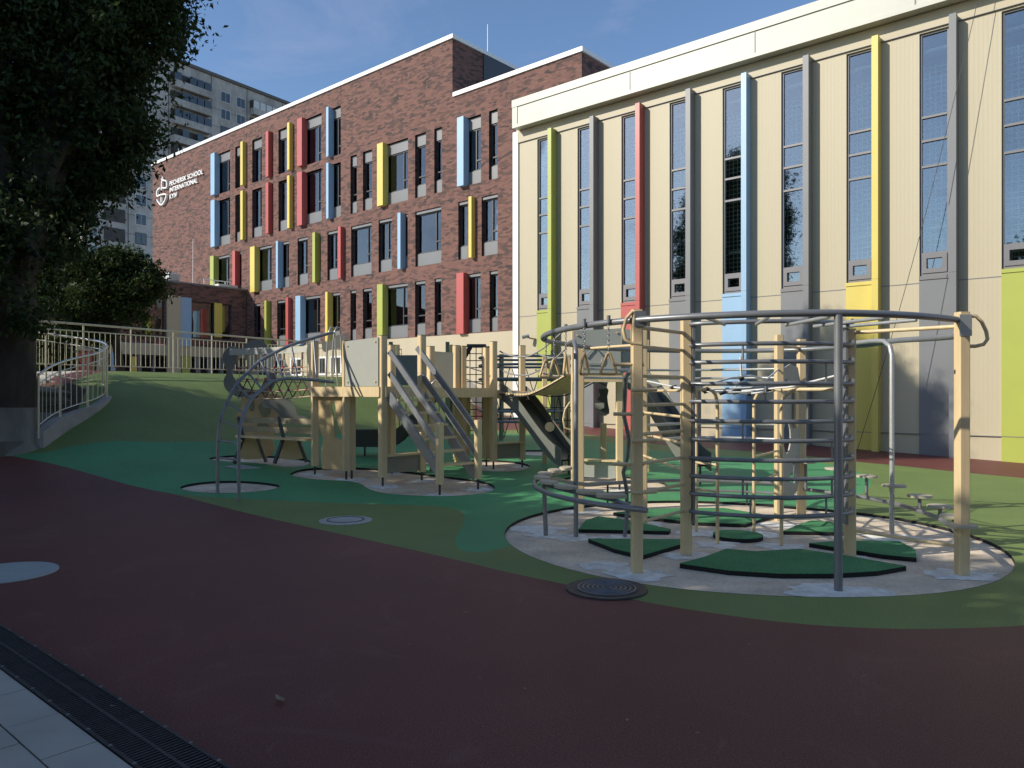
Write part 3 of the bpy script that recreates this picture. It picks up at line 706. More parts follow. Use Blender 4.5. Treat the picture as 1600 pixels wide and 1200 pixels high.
for px in (329, 345, 362): MB().tube([(UA - .8, DB - ax(px), zAR - .2), (UA - .8, DB - ax(px), zAR + .55)], .022, 6).build('post', 'coping_white', t)
p = fw(UA - 1.0, DB - ax(314), zAR - .2); tag(MB().tube([p, (p.x, p.y, zAR + 3.0)], [.03, .015], 6).build('roof_mast', 'coping_white', None, p), 'thin white rod on the annex roof left of the lime fin', 'mast')

# ---------------- cream sports hall
uG0 = fu(DG, 807); uG1 = fu(DG, 1600) + 16.0
gy = fthing('sports_hall', 'cream clad sports hall with tall narrow windows and coloured fins', 'school building', fu(DG, 1300), DG, 0.0)
ua1 = fu(DG, 839.5); ua9 = fu(DG, 1565); du = (ua9 - ua1) / 8
ww = fu(DG + .08, 1482) - fu(DG, 1435); FP = .34; fwid = fu(DG - FP, 1494) - fu(DG - FP, 1482.5); fo = fu(DG - FP, 1482.5) - ua1 - 7 * du
print('HALL', du, ww, fwid, fo)
cols = ['lime', 'grey', 'red', 'grey', 'blue', 'grey', 'yellow', 'grey', 'lime', 'grey', 'red', 'blue', 'grey', 'yellow', 'lime', 'grey']
nW = min(len(cols), int((uG1 - 1.5 - ua1) / du) + 1)
zT, zB = zm(DG, .272), zm(DG, .0878); zJ = zm(DG, .0828); zS = zm(DG, .2738); zF0, zF1 = zm(DG, .2868), zm(DG, .3165)
mull = [zm(DG, m) for m in (.2085, .1905, .171, .105)]
holes = [(ua1 + k * du, ua1 + k * du + ww, zB, zT) for k in range(nW)]
b = MB(); wall_holes(b, uG0, uG1, -1.5, zF0 + .2, DG, holes, .28)
DEP = 19
b.build('wall', 'cream_ribbed', gy)
b = MB()
b.quad((uG0, DG, -1), (uG0, DG + DEP, -1), (uG0, DG + DEP, zF1), (uG0, DG, zF1)); b.quad((uG1, DG, -1), (uG1, DG + DEP, -1), (uG1, DG + DEP, zF1), (uG1, DG, zF1)); b.quad((uG0, DG + DEP, -1), (uG1, DG + DEP, -1), (uG1, DG + DEP, zF1), (uG0, DG + DEP, zF1))
b.build('end_walls', 'cream_wall', gy)
MB().box(uG0 + .05, uG1 - .05, DG + .1, DG + DEP - .1, zF1 - .35, zF1 - .2).build('roof', 'roof_grey', gy)
ufa = fu(DG - .40, 801.5)
b = MB(); b.box(ufa, uG1 + .3, DG - .40, DG + .3, zF0, zF1 - .28); b.build('fascia', 'white_trim', gy)
b = MB(); b.box(ufa - .03, uG1 + .33, DG - .44, DG + .5, zF1 - .277, zF1); b.box(ufa - .02, ufa + .22, DG - .425, DG - .402, zF0 - .01, zF1 - .28); b.box(ufa, uG1 + .3, DG - .43, DG - .402, zF0 - .02, zF0 + .1); b.build('fascia_trim', 'white_trim', gy)
b = MB(); x = ufa + 5.1
while x < uG1: b.box(x, x + .03, DG - .412, DG - .402, zF0 + .1, zF1 - .28); x += 4.3
b.build('fascia_joint', 'grey_trim', gy)
MB().box(uG0, uG1, DG - .05, DG - .003, zS + .004, zF0 - .02).build('head_band', 'cream_wall', gy)
b = MB(); b.box(uG0, uG1, DG - .055, DG - .004, zS - .012, zS + .002)
segs = [uG0] + [x for k in range(nW) for x in (ua1 + k * du, ua1 + k * du + fo + fwid)] + [uG1]
for i in range(0, len(segs) - 1, 2): b.box(segs[i], segs[i + 1], DG - .006, DG + .01, zJ - .012, zJ + .012)
zj2 = -.0; b.box(uG0, uG1, DG - .045, DG + .01, zm(DG, -.0315) - .008, zm(DG, -.0315) + .008)
b.build('panel_joint', 'window_frame', gy)
MB().box(uG0 - .14, uG0 + .12, DG - .06, DG + .25, -1.2, zF0 - .02).build('corner_trim', 'coping_white', gy)
for k in range(nW):
    a, c = ua1 + k * du, ua1 + k * du + ww; q = DG + .06; colr = cols[k] + '_trim'
    fr = MB(); t = .05
    fr.box(a + .005, a + t, q, q + .1, zB, zT - .005); fr.box(c - t, c - .005, q, q + .1, zB, zT - .005); fr.box(a + t, c - t, q, q + .1, zB + .005, zB + t + .03); fr.box(a + t, c - t, q, q + .1, zT - t, zT - .005)
    for mz in mull: fr.box(a + t, c - t, q - .003, q + .1, mz - .03, mz + .03)
    zc = mull[-1] - .03; fr.box(a + t, a + t + .11, q - .03, q + .1, zB + .08, zc); fr.box(c - t - .11, c - t, q - .03, q + .1, zB + .08, zc); fr.box(a + t + .11, c - t - .11, q - .03, q + .1, zB + .08, zB + .2); fr.box(a + t + .11, c - t - .11, q - .03, q + .1, zc - .1, zc)
    o = fr.build('window', 'window_frame', gy)
    MB().box(a + .03, c - .03, q + .05, q + .058, zB + .03, zT - .03).build('glass', 'hall_glass', o)
    MB().box(a - .0, c + .02, DG - .06, DG + .05, zB - .10, zB - .002).build('sill', 'window_frame' if cols[k] == 'grey' else colr, o)
    MB().box(ua1 + k * du + fo, ua1 + k * du + fo + fwid, DG - FP, DG + .02, zB - .1 + .105, zm(DG, .2765)).build('fin', colr, gy)
    MB().box(ua1 + k * du + fo, ua1 + k * du + fo + fwid, DG - FP, DG + .02, -1.4, zB + .0).build('fin', colr, gy)
    MB().box(a, ua1 + k * du + fo - .002, DG - .035, DG + .02, -1.4, zB - .104).build('colour_panel', colr, gy)
    nt_ = MB(); x = a - .1
    while x < c + .35: nt_.bar((x, DG + .42, zB - .2), (x, DG + .42, zT - .75), .026, .012); x += .135
    z = zB - .2
    while z < zT - .75: nt_.bar((a - .1, DG + .42, z), (c + .35, DG + .42, z), .012, .026); z += .135
    nt_.build('safety_net', 'net_white', o)
    tb = MB()
    for m in (.2615, .1255): tb.tube([(a + .05, DG + .36, zm(DG, m)), (c + .3, DG + .36, zm(DG, m))], .055, 8)
    tb.build('ceiling_tube', 'tube_white', o)
b = MB(); b.box(uG0 + .1, uG1 - .1, DG + .285, DG + DEP - 2, zB - 2.2, zF1 - .4); b.f.pop(2); b.sm.pop(); b.build('hall_interior', 'hall_dark', gy)
cw = fac(DG, 833, 527)
t = fthing('security_camera', 'small grey security camera on a wall arm beside the lime panel', 'camera', cw[0], DG, cw[1])
MB().tube([(cw[0] + .1, DG, cw[1] - .08), (cw[0] + .05, DG - .2, cw[1] - .05), (cw[0] - .1, DG - .3, cw[1])], .03, 8).build('arm', 'light_steel', t)
MB().tube([(cw[0] - .2, DG - .42, cw[1] - .02), (cw[0] - .02, DG - .22, cw[1] + .05)], .07, 10).build('body', 'light_steel', t)
# cables from roof to the foot of the wall
for i, (xa, xb) in enumerate(((1530, 1338),)):
    pa = fw(fu(DG - .8, xa), DG - .45, zF0 + .1); pb = fw(fu(DG - 1.4, xb), DG - 1.4, 0.0); pb.z = gz(pb.x, pb.y)
    pts = [pa.lerp(pb, k / 12) - Vector((0, 0, .5 * math.sin(math.pi * k / 12))) for k in range(13)]
    tag(MB().tube(pts, .008, 5).build('cable', 'black_steel', None, pb), 'thin dark cable slanting down across the cream hall wall', 'cable')

# ---------------- apartment tower far behind
TA = Vector((-51.4, 115.0)); TD = Vector((0.57, 0.82)).normalized(); TN = Vector((TD.y, -TD.x))   # TN faces right toward camera
rotT = math.atan2(TD.y, TD.x)
S0, S1, ZT = -13.5, 46.0, 52.0
tw = thing('apartment_tower', 'tall weathered grey concrete apartment tower behind the brick school', 'apartment building', (TA.x, TA.y, 0), None, rotT, (0, 0, 0))
b = MB(); b.box(S0, S1, 0, 14, 0, ZT); b.build('wall', 'tower_concrete', tw)
MB().box(S0 - .3, S1 + .3, -.3, 14.3, ZT + .01, ZT + .5).build('roof_edge', 'tower_joint', tw)
FH = 2.8; b = MB()
for k in range(1, 18): b.box(S0, S1, -.02, .01, ZT - 2.2 - k * FH - .06, ZT - 2.2 - k * FH)
for s in (-7.2, -1.0, 6.2, 12.8, 20, 27, 34): b.box(s, s + .12, -.022, .01, 0, ZT)
b.build('panel_joint', 'tower_joint', tw)
for k in range(0, 17):
    zf = ZT - 2.6 - k * FH
    if zf < 14: break
    rnd = random.Random(100 + k)
    # balconies
    for s0, s1 in ((-.6, 5.6), (13.4, 19.6)):
        style = rnd.choice(['white', 'dark', 'dark', 'mix'])
        bl = MB(); bl.box(s0, s1, -1.1, -.005, zf - 1.5, zf - .45); bo = bl.build('balcony', 'tower_concrete', tw)
        g = MB()
        n = 5
        for i in range(n):
            if rnd.random() < .75: MB().box(s0 + (s1 - s0) * i / n + .08, s0 + (s1 - s0) * (i + 1) / n - .08, -1.05, -.9, zf - .44, zf + .75).build('glazing', 'tower_white' if style == 'white' else 'flat_glass', bo)
        MB().box(s0, s1, -.9 if style == 'white' else -.3, -.004, zf - .44, zf + .85).build('recess', 'tower_dark', bo)
    for s0, wd in ((-6.0, 1.5), (8.0, 1.6), (10.9, 1.5), (22, 1.6), (24.5, 1.6), (29, 1.6), (31.5, 1.6), (-12.6, 1.0)):
        f = MB(); f.box(s0 - .1, s0 + wd + .1, -.06, -.003, zf - .95, zf + .75)
        o = f.build('window', 'tower_white' if rnd.random() < .7 else 'tower_joint', tw)
        g = MB(); g.box(s0, s0 + wd * .48, -.09, -.062, zf - .85, zf + .65); g.box(s0 + wd * .54, s0 + wd, -.09, -.062, zf - .85, zf + .65); g.build('glass', 'flat_glass', o)
    f = MB(); f.box(-10.6, -7.6, -.08, -.003, zf - 1.1, zf + .8); f.build('loggia', 'tower_dark', tw)

# ------------------------------------------------------------------ trees
def leaf_mesh(name, m, parent, blobs, nclump, nleaf, size, seed, spread=.38, shell=.55, droop=.3):
    rs = np.random.RandomState(seed); off = np.array(OFF.get(parent.name, Vector()))
    vol = np.array([bx[3] * bx[4] * bx[5] for bx in blobs]); pr = vol / vol.sum()
    which = rs.choice(len(blobs), nclump, p=pr); B = np.array(blobs)[which]
    d = rs.normal(size=(nclump, 3)); d /= np.linalg.norm(d, axis=1)[:, None]
    rad = shell + (1 - shell) * rs.rand(nclump) ** .6
    rad *= 1 + .16 * np.sin(d[:, 0] * 7 + seed) * np.cos(d[:, 2] * 6 + d[:, 1] * 5)
    cc = B[:, :3] + d * B[:, 3:6] * rad[:, None]
    cs = spread * (.6 + .8 * rs.rand(nclump))
    per = nleaf // nclump; n = per * nclump
    cen = np.repeat(cc, per, 0) + rs.normal(size=(n, 3)) * np.repeat(cs, per)[:, None] * np.array([.62, .62, .45])
    ax = rs.normal(size=(n, 3)); ax[:, 2] -= droop * 1.5; ax /= np.linalg.norm(ax, axis=1)[:, None]
    up = rs.normal(size=(n, 3)) + np.array([0, 0, 1.2]); sd = np.cross(ax, up); sd /= np.linalg.norm(sd, axis=1)[:, None] + 1e-9
    nm = np.cross(sd, ax)
    L_ = size * (.6 + .8 * rs.rand(n))[:, None]; Wd = L_ * .23
    v = np.stack([cen - ax * L_ * .5, cen + sd * Wd + nm * L_ * .06, cen + ax * L_ * .5, cen - sd * Wd + nm * L_ * .06], 1).reshape(-1, 3) - off
    me = bpy.data.meshes.new(name); me.vertices.add(4 * n); me.loops.add(4 * n); me.polygons.add(n)
    me.vertices.foreach_set('co', v.astype(np.float32).ravel()); me.loops.foreach_set('vertex_index', np.arange(4 * n, dtype=np.int32))
    me.polygons.foreach_set('loop_start', np.arange(0, 4 * n, 4, dtype=np.int32)); me.update(calc_edges=True); me.validate()
    me.materials.append(M(m)); o = bpy.data.objects.new(name, me); C.objects.link(o); o.parent = parent; return o
def tree(label, base, tr, htr, blobs, nclump, nleaf, size, seed, m='leaf_dark', spread=.38, shell=.55, wash=False, lean=(0, 0)):
    t = thing('broadleaf_tree', label, 'tree', base); rnd = random.Random(seed)
    bx, by, bz = base; b = MB()
    tops = [Vector(q[:3]) for q in blobs]; fork = Vector((bx + lean[0], by + lean[1], bz + htr))
    b.tube([(bx, by, bz - .2), (bx, by, bz + .15), (bx + lean[0] * .3, by + lean[1] * .3, bz + htr * .5), fork], [tr * 1.35, tr * 1.1, tr * .9, tr * .8], 12)
    for q in blobs:
        for k in range(5):
            e = Vector(q[:3]) + Vector((rnd.uniform(-.7, .7) * q[3], rnd.uniform(-.7, .7) * q[4], rnd.uniform(-.5, .75) * q[5])); md = fork.lerp(e, .5) + Vector((0, 0, .4))
            b.tube([fork - Vector((0, 0, .1)), md, e], [tr * .55, tr * .3, tr * .06], 7)
    b.build('trunk', 'bark', t)
    if wash:
        b = MB(); b.tube([(bx, by, bz - .1), (bx, by, bz + .15), (bx + lean[0] * .14, by + lean[1] * .14, bz + .78)], [tr * 1.36, tr * 1.13, tr * 1.05], 14, caps=False); b.build('whitewash_band', 'whitewash', t)
    leaf_mesh('crown', m, t, blobs, nclump, nleaf, size, seed, spread, shell); return t
TB = (-9.35, 14.0, 0.55)
tree('big dark leafy tree with pale base at the left edge of the playground', TB, .47, 3.2,
     [(-11.2, 14.9, 9.3, 4.2, 2.6, 5.4), (-11.0, 14.9, 6.0, 2.3, 1.5, 2.6), (-8.9, 15.0, 11.0, 2.6, 2.0, 2.9), (-9.6, 14.9, 5.3, 1.3, .9, 1.6), (-8.5, 14.9, 7.2, 1.3, 1.3, 1.6), (-8.0, 14.9, 9.4, 1.4, 1.3, 1.8), (-8.9, 13.2, 3.75, 1.0, .8, .95), (-9.6, 13.0, 4.3, 1.2, .8, 1.1)], 2600, 360000, .125, 11, wash=True, lean=(.1, 0), spread=.36)
# unseen trees round the camera that shade the foreground, some added only for that
tree('leafy tree beside the red track, left of the drain, shading the foreground', (-11.0, 3.2, 0), .33, 2.8, [(-10.6, 3.0, 5.4, 3.6, 4.0, 2.9)], 260, 26000, .30, 21, shell=.3, spread=.6)
tree('low leafy tree left of the playground mound, shading the play tower', (-11.6, 8.6, .1), .28, 2.4, [(-11.2, 8.4, 4.0, 3.0, 3.4, 2.2)], 220, 22000, .30, 22, shell=.3, spread=.55)
tree('tall leafy tree behind the camera shading the red track', (-9.6, -4.4, 0), .36, 3.0, [(-9.2, -4.0, 6.4, 3.6, 4.4, 3.9), (-9.6, -.4, 5.9, 3.2, 2.6, 2.6)], 360, 38000, .30, 23, shell=.3, spread=.6)
tree('leafy tree far behind the camera beside the paving', (-4.2, -8.5, 0), .36, 3.0, [(-4.2, -8.5, 6.4, 4.2, 3.6, 3.9)], 200, 18000, .32, 25, shell=.3, spread=.6)
tree('wide unseen leafy tree added just behind the camera to dim the foreground', (2.2, -4.6, 0), .34, 2.8, [(1.8, -4.2, 5.6, 5.0, 3.3, 3.0)], 260, 26000, .30, 26, shell=.3, spread=.6)  # added canopy out of view, cuts sky light on the near ground
tree('wide unseen leafy tree added behind the camera towards the sports hall as shade', (9.5, -4.0, 0), .34, 2.8, [(9.0, -3.6, 5.6, 3.8, 3.6, 3.0)], 220, 22000, .30, 27, shell=.3, spread=.6)  # second added canopy behind the camera, keeps the foreground dark
tree('unseen leafy tree added left of the big tree to shade ramp and mound', (-16.5, 11.6, .4), .3, 2.4, [(-16.2, 11.6, 5.0, 3.2, 3.2, 3.0)], 240, 24000, .30, 24, shell=.3, spread=.55)  # added out of view to thicken the shade on mound and ramp
# small tree on the terrace before the annex
TX = at(187, 575, 27)
tree('small sunlit green tree on the terrace before the brick annex', (TX.x, 27, TERR), .16, 1.6,
     [tuple(at(190, 450, 27)) + (1.25, 1.2, 1.2), tuple(at(175, 415, 27)) + (.8, .8, .7), tuple(at(135, 455, 27)) + (1.7, 1.5, 1.4), tuple(at(60, 500, 26)) + (1.6, 1.4, 1.1), tuple(at(228, 440, 27)) + (.6, .8, .6), tuple(at(215, 490, 27)) + (.5, .8, .6), tuple(at(120, 520, 27)) + (1.3, .8, .5)], 300, 36000, .15, 31, 'leaf_mid', spread=.30, lean=(-.2, 0))
SX = at(70, 560, 24)
t = thing('shrub', 'pale green shrub behind the terrace railing beside the big tree', 'shrub', (SX.x, 24, TERR))
leaf_mesh('crown', 'leaf_mid', t, [(SX.x, 24, TERR + .75, .75, .7, .75)], 60, 5000, .16, 41, .2)
MB().tube([(SX.x, 24, TERR - .1), (SX.x, 24, TERR + .7)], [.04, .02], 6).build('trunk', 'bark', t)
# planter round the big tree
b = MB(); pl = thing('tree_planter', 'low grey kerb holding dark soil round the big tree', 'planter', (TB[0], TB[1], .4))
kp = [(TB[0] - .45 + .95 * math.cos(a), TB[1] + .9 * math.sin(a)) for a in [2 * math.pi * k / 40 for k in range(40)]]
b.prism([(x, y, .2) for x, y in kp], [[(TB[0] - .45 + (x - TB[0] + .45) * .9, TB[1] + (y - TB[1]) * .88, .2) for x, y in kp]], (0, 0, .52)); b.build('kerb', 'ramp_concrete', pl)
b = MB(); b.disc((TB[0] - .45, TB[1], .2), .87, .47, 40, .81); b.build('soil', 'soil', pl)

# ------------------------------------------------------------------ ramp and railings
wb = [gnd(62, 706), gnd(86, 699), gnd(112, 689), gnd(140, 672)]
wp = [(-8.75, 13.9), (-8.55, 14.35), (-8.32, 14.9), (-8.2, 15.5), (-8.28, 16.0), (-8.6, 16.45), (-9.1, 16.8), (-9.8, 17.05), (-10.8, 17.2), (-12.2, 17.3)]
wt = [.86, .98, 1.10, 1.24, 1.38, 1.50, 1.60, 1.72, 1.86, 2.05]
px_w = [(60, 675), (84, 655), (118, 642), (152, 632), (167, 621), (169, 616)]
dep_w = [14.0, 14.6, 15.2, 15.8, 16.2, 16.6]
wp = []; wt = []
for (px, py), d in zip(px_w, dep_w): q = at(px, py, d); wp.append((q.x, q.y)); wt.append(q.z)
wp += [(-9.2, 17.0), (-9.9, 17.2), (-10.9, 17.3), (-12.2, 17.4)]; wt += [1.68, 1.78, 1.92, 2.08]
wc = smooth_open([(a[0], a[1], z) for a, z in zip(wp, wt)][0:0] or [(a[0], a[1]) for a in wp], 2); wz = smooth_open([(z, 0) for z in wt], 2); wz = [q[0] for q in wz]
def nrm(P, i):
    a = Vector(P[max(0, i - 1)]); c = Vector(P[min(len(P) - 1, i + 1)]); d = (c - a).normalized(); return Vector((d.y, -d.x))
b = MB(); vs = []
for i, p in enumerate(wc):
    n = nrm(wc, i) * .09; z0 = min(gz(p[0], p[1]), wz[i]) - .25
    vs += [(p[0] + n.x, p[1] + n.y, z0), (p[0] + n.x, p[1] + n.y, wz[i]), (p[0] - n.x, p[1] - n.y, wz[i]), (p[0] - n.x, p[1] - n.y, z0)]
m = len(wc); fs = [(4 * i + k, 4 * i + (k + 1) % 4, 4 * i + 4 + (k + 1) % 4, 4 * i + 4 + k) for i in range(m - 1) for k in range(4)] + [(0, 1, 2, 3), (4 * m - 1, 4 * m - 2, 4 * m - 3, 4 * m - 4)]
b._add(vs, fs); tag(b.build('ramp_wall', 'concrete_kerb', None, Vector((wp[0][0], wp[0][1], .4))), 'curved low concrete wall edging the ramp below its railing', 'wall')
# ramp slab behind it
b = MB(); vs = []
for i, p in enumerate(wc):
    n = nrm(wc, i); vs += [(p[0] - n.x * .1, p[1] - n.y * .1, wz[i] - .12), (p[0] - n.x * 1.3, p[1] - n.y * 1.3, wz[i] - .10)]
b._add(vs, [(2 * i, 2 * i + 1, 2 * i + 3, 2 * i + 2) for i in range(m - 1)], True); struct(b.build('ramp', 'ramp_concrete'))

def railing(name, label, P, Z, hgt, posts, m_post, m_rail, gap=.13):
    """P plan points, Z base heights, posts = indices fractions along the length"""
    seg = [0]
    for i in range(1, len(P)): seg.append(seg[-1] + (Vector(P[i]) - Vector(P[i - 1])).length)
    Ln = seg[-1]
    def pt(s):
        s = min(Ln, max(0, s)); i = 1
        while i < len(seg) - 1 and seg[i] < s: i += 1
        f = (s - seg[i - 1]) / max(1e-6, seg[i] - seg[i - 1]); a, c = P[i - 1], P[i]
        return Vector((a[0] + (c[0] - a[0]) * f, a[1] + (c[1] - a[1]) * f, Z[i - 1] + (Z[i] - Z[i - 1]) * f))
    t = thing(name, label, 'railing', pt(0)); up = lambda p, h: p + Vector((0, 0, h))
    N_ = max(8, int(Ln / .18)); path = [pt(Ln * k / N_) for k in range(N_ + 1)]
    MB().tube([up(p, hgt) for p in path], .024, 8).build('handrail', m_rail, t)
    MB().tube([up(p, hgt - .17) for p in path], .013, 6).build('upper_rail', m_rail, t)
    MB().tube([up(p, .12) for p in path], .013, 6).build('lower_rail', m_rail, t)
    ss = [Ln * k / posts for k in range(posts + 1)]
    for s in ss: MB().tube([up(pt(s), -.12), up(pt(s), hgt - .01)], .021, 8).build('post', m_post, t)
    for i in range(posts):
        bb = MB(); n = int((ss[i + 1] - ss[i]) / gap)
        for k in range(1, n): p = pt(ss[i] + (ss[i + 1] - ss[i]) * k / n); bb.tube([up(p, .12), up(p, hgt - .17)], .0075, 5, caps=False)
        bb.build('baluster_panel', m_post, t)
    return t
railing('ramp_railing', 'curved metal railing on the low ramp wall beside the big tree', wc, wz, 1.06, 8, 'cream_steel', 'stainless')
tr0, tr1 = -4.6, 10.0
TP = [RT(tr0 + (tr1 - tr0) * k / 20, 0) for k in range(21)]
railing('terrace_railing', 'long straight cream metal railing along the terrace above the green mound', TP, [TERR] * 21, 1.10, 12, 'cream_steel', 'cream_steel')

# ------------------------------------------------------------------ round climbing frame
RX, RY = RC.x, RC.y
CF = thing('round_climbing_frame', 'large round climbing frame of tan posts and grey tube rings on bare concrete', 'climbing frame', (RX, RY, 0))
def rp(ang, r, z): return Vector((RX + r * math.cos(R(ang)), RY + r * math.sin(R(ang)), z))
def arc(a0, a1, r, z, n=28, z1=None): return [rp(a0 + (a1 - a0) * k / n, r if not callable(r) else r(k / n), z + ((z1 if z1 is not None else z) - z) * k / n) for k in range(n + 1)]
PA = Vector((1.127, 6.82)); PB = Vector((1.74, 7.55)); PC_ = Vector((2.675, 6.19)); PD = Vector((3.35, 7.49)); PE = Vector((4.016, 6.74)); PF = Vector((4.26, 8.47))
PG = Vector((0.93, 10.3)); PH = Vector((1.62, 9.35)); PI_ = Vector((3.40, 9.62)); PJ = Vector((3.87, 10.1))
def tpost(p, z1, wd=.1, rot=0.0, z0=-.08, name='post', m='tan_wood', par=CF): return MB().post(p.x, p.y, z0, z1, wd, rot).build(name, m, par)
rA = R(0)
for p, z in ((PA, 2.345), (PB, 2.335), (PD, 2.23), (PE, 2.315), (PG, 2.20), (PH, 2.42), (PI_, 2.33), (PJ, 2.31)): tpost(p, z, .1 if p is not PD else .095, 0.0)
MB().tube([(PC_.x, PC_.y, -.06), (PC_.x, PC_.y, 2.235)], .034, 12).build('pole', 'grey_steel', CF)
ang = lambda p: math.degrees(math.atan2(p.y - RY, p.x - RX)); rad = lambda p: (p - RC).length
# outer ring : from E round the front through C to A, on to the left and the back, closing at E (back half 60 mm lower)
aE, aA, aCc = ang(PE), ang(PA), ang(PC_)
key = [(aE, rad(PE) - .02, 2.245), (aCc, rad(PC_), 2.25), (aA, rad(PA) + .03, 2.25), (-180, 2.18, 2.22), (-215, 2.2, 2.22), (-232, 2.25, 2.20), (-270, 2.1, 2.18), (-305, 2.05, 2.17), (-340, 1.86, 2.17), (-360, 1.76, 2.18), (aE - 360, rad(PE) - .04, 2.13)]
def interp(a):
    for i in range(len(key) - 1):
        if key[i][0] >= a >= key[i + 1][0]:
            f = (key[i][0] - a) / (key[i][0] - key[i + 1][0]); f = f * f * (3 - 2 * f) * .5 + f * .5
            return key[i][1] + (key[i + 1][1] - key[i][1]) * f, key[i][2] + (key[i + 1][2] - key[i][2]) * f
    return key[-1][1], key[-1][2]
pts = []
for k in range(91):
    a = aE - k * 4.0; r_, z_ = interp(a); pts.append(rp(a, r_, z_))
pts.append(Vector((PE.x, PE.y + .06, 2.13)))
MB().tube(pts, .030, 10).build('top_ring', 'grey_steel', CF)
for p, d in ((PF, 25), (Vector((.72, 8.5)), 155)):
    q = rp(d if d < 90 else d - 5, 1.80 if d < 90 else 2.12, 2.2); b = MB()
    b.tube([(p.x, p.y, -.06), (p.x, p.y, 2.02), (p.x * .985 + q.x * .015, p.y + (q.y - p.y) * .05, 2.12), (p.x + (q.x - p.x) * .18, p.y + (q.y - p.y) * .18, 2.185), (p.x + (q.x - p.x) * .45, p.y + (q.y - p.y) * .45, 2.2), (q.x, q.y, 2.2)], .027, 10)
    b.build('pole', 'light_steel' if d < 90 else 'grey_steel', CF)
# cage of bowed rungs B..D, with an extension bracket on D and B
mid = (PB + PD) / 2
def bow(z, sag=.30, y0=0.0):
    out = []
    for k in range(25):
        f = k / 24; p = PB.lerp(PD, f); out.append(Vector((p.x + (.03 if k == 0 else 0), p.y - sag * math.sin(math.pi * f) ** .8 - .055, z)))
    return out
rz = [2.275, 2.065, 1.893, 1.683, 1.51, 1.32, 1.135, .95, .775, .60, .42]
for z in rz: MB().tube(bow(z), .021, 10).build('curved_rung', 'grey_steel', CF)
for i, f in ((1, .32), (3, .45), (2, .82), (4, .7), (5, .32), (6, .85), (7, .6), (8, .32), (8, .86), (9, .34), (9, .8)):
    p = bow(rz[i])[int(f * 24)]; q = bow(rz[i + 1])[int(f * 24)]; MB().tube([p, q], .011, 6).build('rung_spacer', 'grey_steel', CF)
for P in (PB, PD):
    b = MB(); x = P.x + (.062 if P is PB else -.06); b.box(x - .012, x + .012, P.y - .075, P.y + .03, .30, 2.30); b.build('rung_bracket', 'grey_steel', CF)
bl = MB()
for z in rz: bl.tube([(PD.x - .0, PD.y - .062, z + .03), (PD.x, PD.y - .047, z + .03)], .024, 10)
bl.build('washer', 'light_steel', CF)
# radial bars from the top ring to the inner arc
for (x0, y0, x1, y1, m) in ((1102, 496, 1132, 507, 'light_steel'), (1200, 496, 1182, 506.5, 'light_steel'), (1295, 495, 1228, 508, 'light_steel'), (1382, 496, 1272, 510, 'light_steel'), (1432, 500, 1312, 511, 'light_steel')):
    z = 2.245; ya = (z - EYE) * FPX / (HOR - y0); yb = (z - EYE) * FPX / (HOR - y1); MB().tube([at(x0, y0, ya), at(x1, y1, yb)], .017, 8).build('radial_bar', m, CF)
for p, q in ((PA, PB), (PD, PE), (PG, PH), (PI_, PJ)): MB().tube([(p.x, p.y, 2.19), (q.x, q.y, 2.19)], .019, 8).build('radial_bar', 'tan_wood', CF)
# ladders of straight tan rungs
for k in range(7): MB().tube([(PA.x, PA.y, .42 + .266 * k), (PB.x, PB.y, .42 + .266 * k)], .0165, 8).build('rung', 'tan_wood', CF)
for k in range(4): MB().tube([(PH.x, PH.y, .82 + .266 * k), (PB.x - .02, PB.y, .82 + .266 * k)], .015, 8).build('rung', 'tan_wood', CF)
MB().tube([(PD.x, PD.y, .235), (PE.x, PE.y, .22)], .0165, 8).build('rung', 'tan_wood', CF)
# pegs on A
for z, dx in ((1.85, -1), (1.62, 1), (1.405, -1), (1.165, 1), (.955, -1), (.705, 1)):
    b = MB()
    if dx < 0: b.tube([(PA.x - .215, PA.y - .03, z), (PA.x + .06, PA.y - .03, z)], .0165, 8)
    else: b.tube([(PA.x - .06, PA.y - .085, z), (PA.x, PA.y - .09, z), (PA.x + .17, PA.y - .05, z + .005)], .017, 8)
    b.build('foot_peg', 'tan_wood', CF)
# hand loops on A and E
b = MB(); b.tube([at(x, y, 6.76) for x, y in ((1508, 494), (1525, 494), (1534, 503), (1541, 518), (1543, 530), (1537, 538), (1524, 541), (1508, 541))], .0165, 8); b.build('hand_loop', 'tan_wood', CF)
b = MB(); b.tube([at(x, y, 6.78) for x, y in ((1000, 488), (988, 487), (979, 497), (974, 515), (977, 530), (986, 536), (1002, 538))], .0165, 8); b.build('hand_loop', 'tan_wood', CF)
bk = MB(); bk.box(PE.x - .052, PE.x + .056, PE.y - .056, PE.y - .05, 2.10, 2.29); bk.build('ring_bracket', 'light_steel', CF)
bk = MB(); bk.box(PA.x - .03, PA.x + .075, PA.y - .06, PA.y + .06, 2.19, 2.33); bk.build('ring_bracket', 'grey_steel', CF)
# hanging climbing pole at A
b = MB(); b.tube([at(x, y, d) for x, y, d in ((1000, 580, 7.0), (985, 581, 7.1), (978, 588, 7.3), (977, 605, 7.5), (975, 650, 7.8), (983, 685, 8.0), (980, 715, 8.2), (974, 738, 8.3), (979, 765, 8.4), (980, 800, 8.45), (976, 838, 8.47))], .0225, 10); b.build('bent_pole', 'grey_steel', CF)
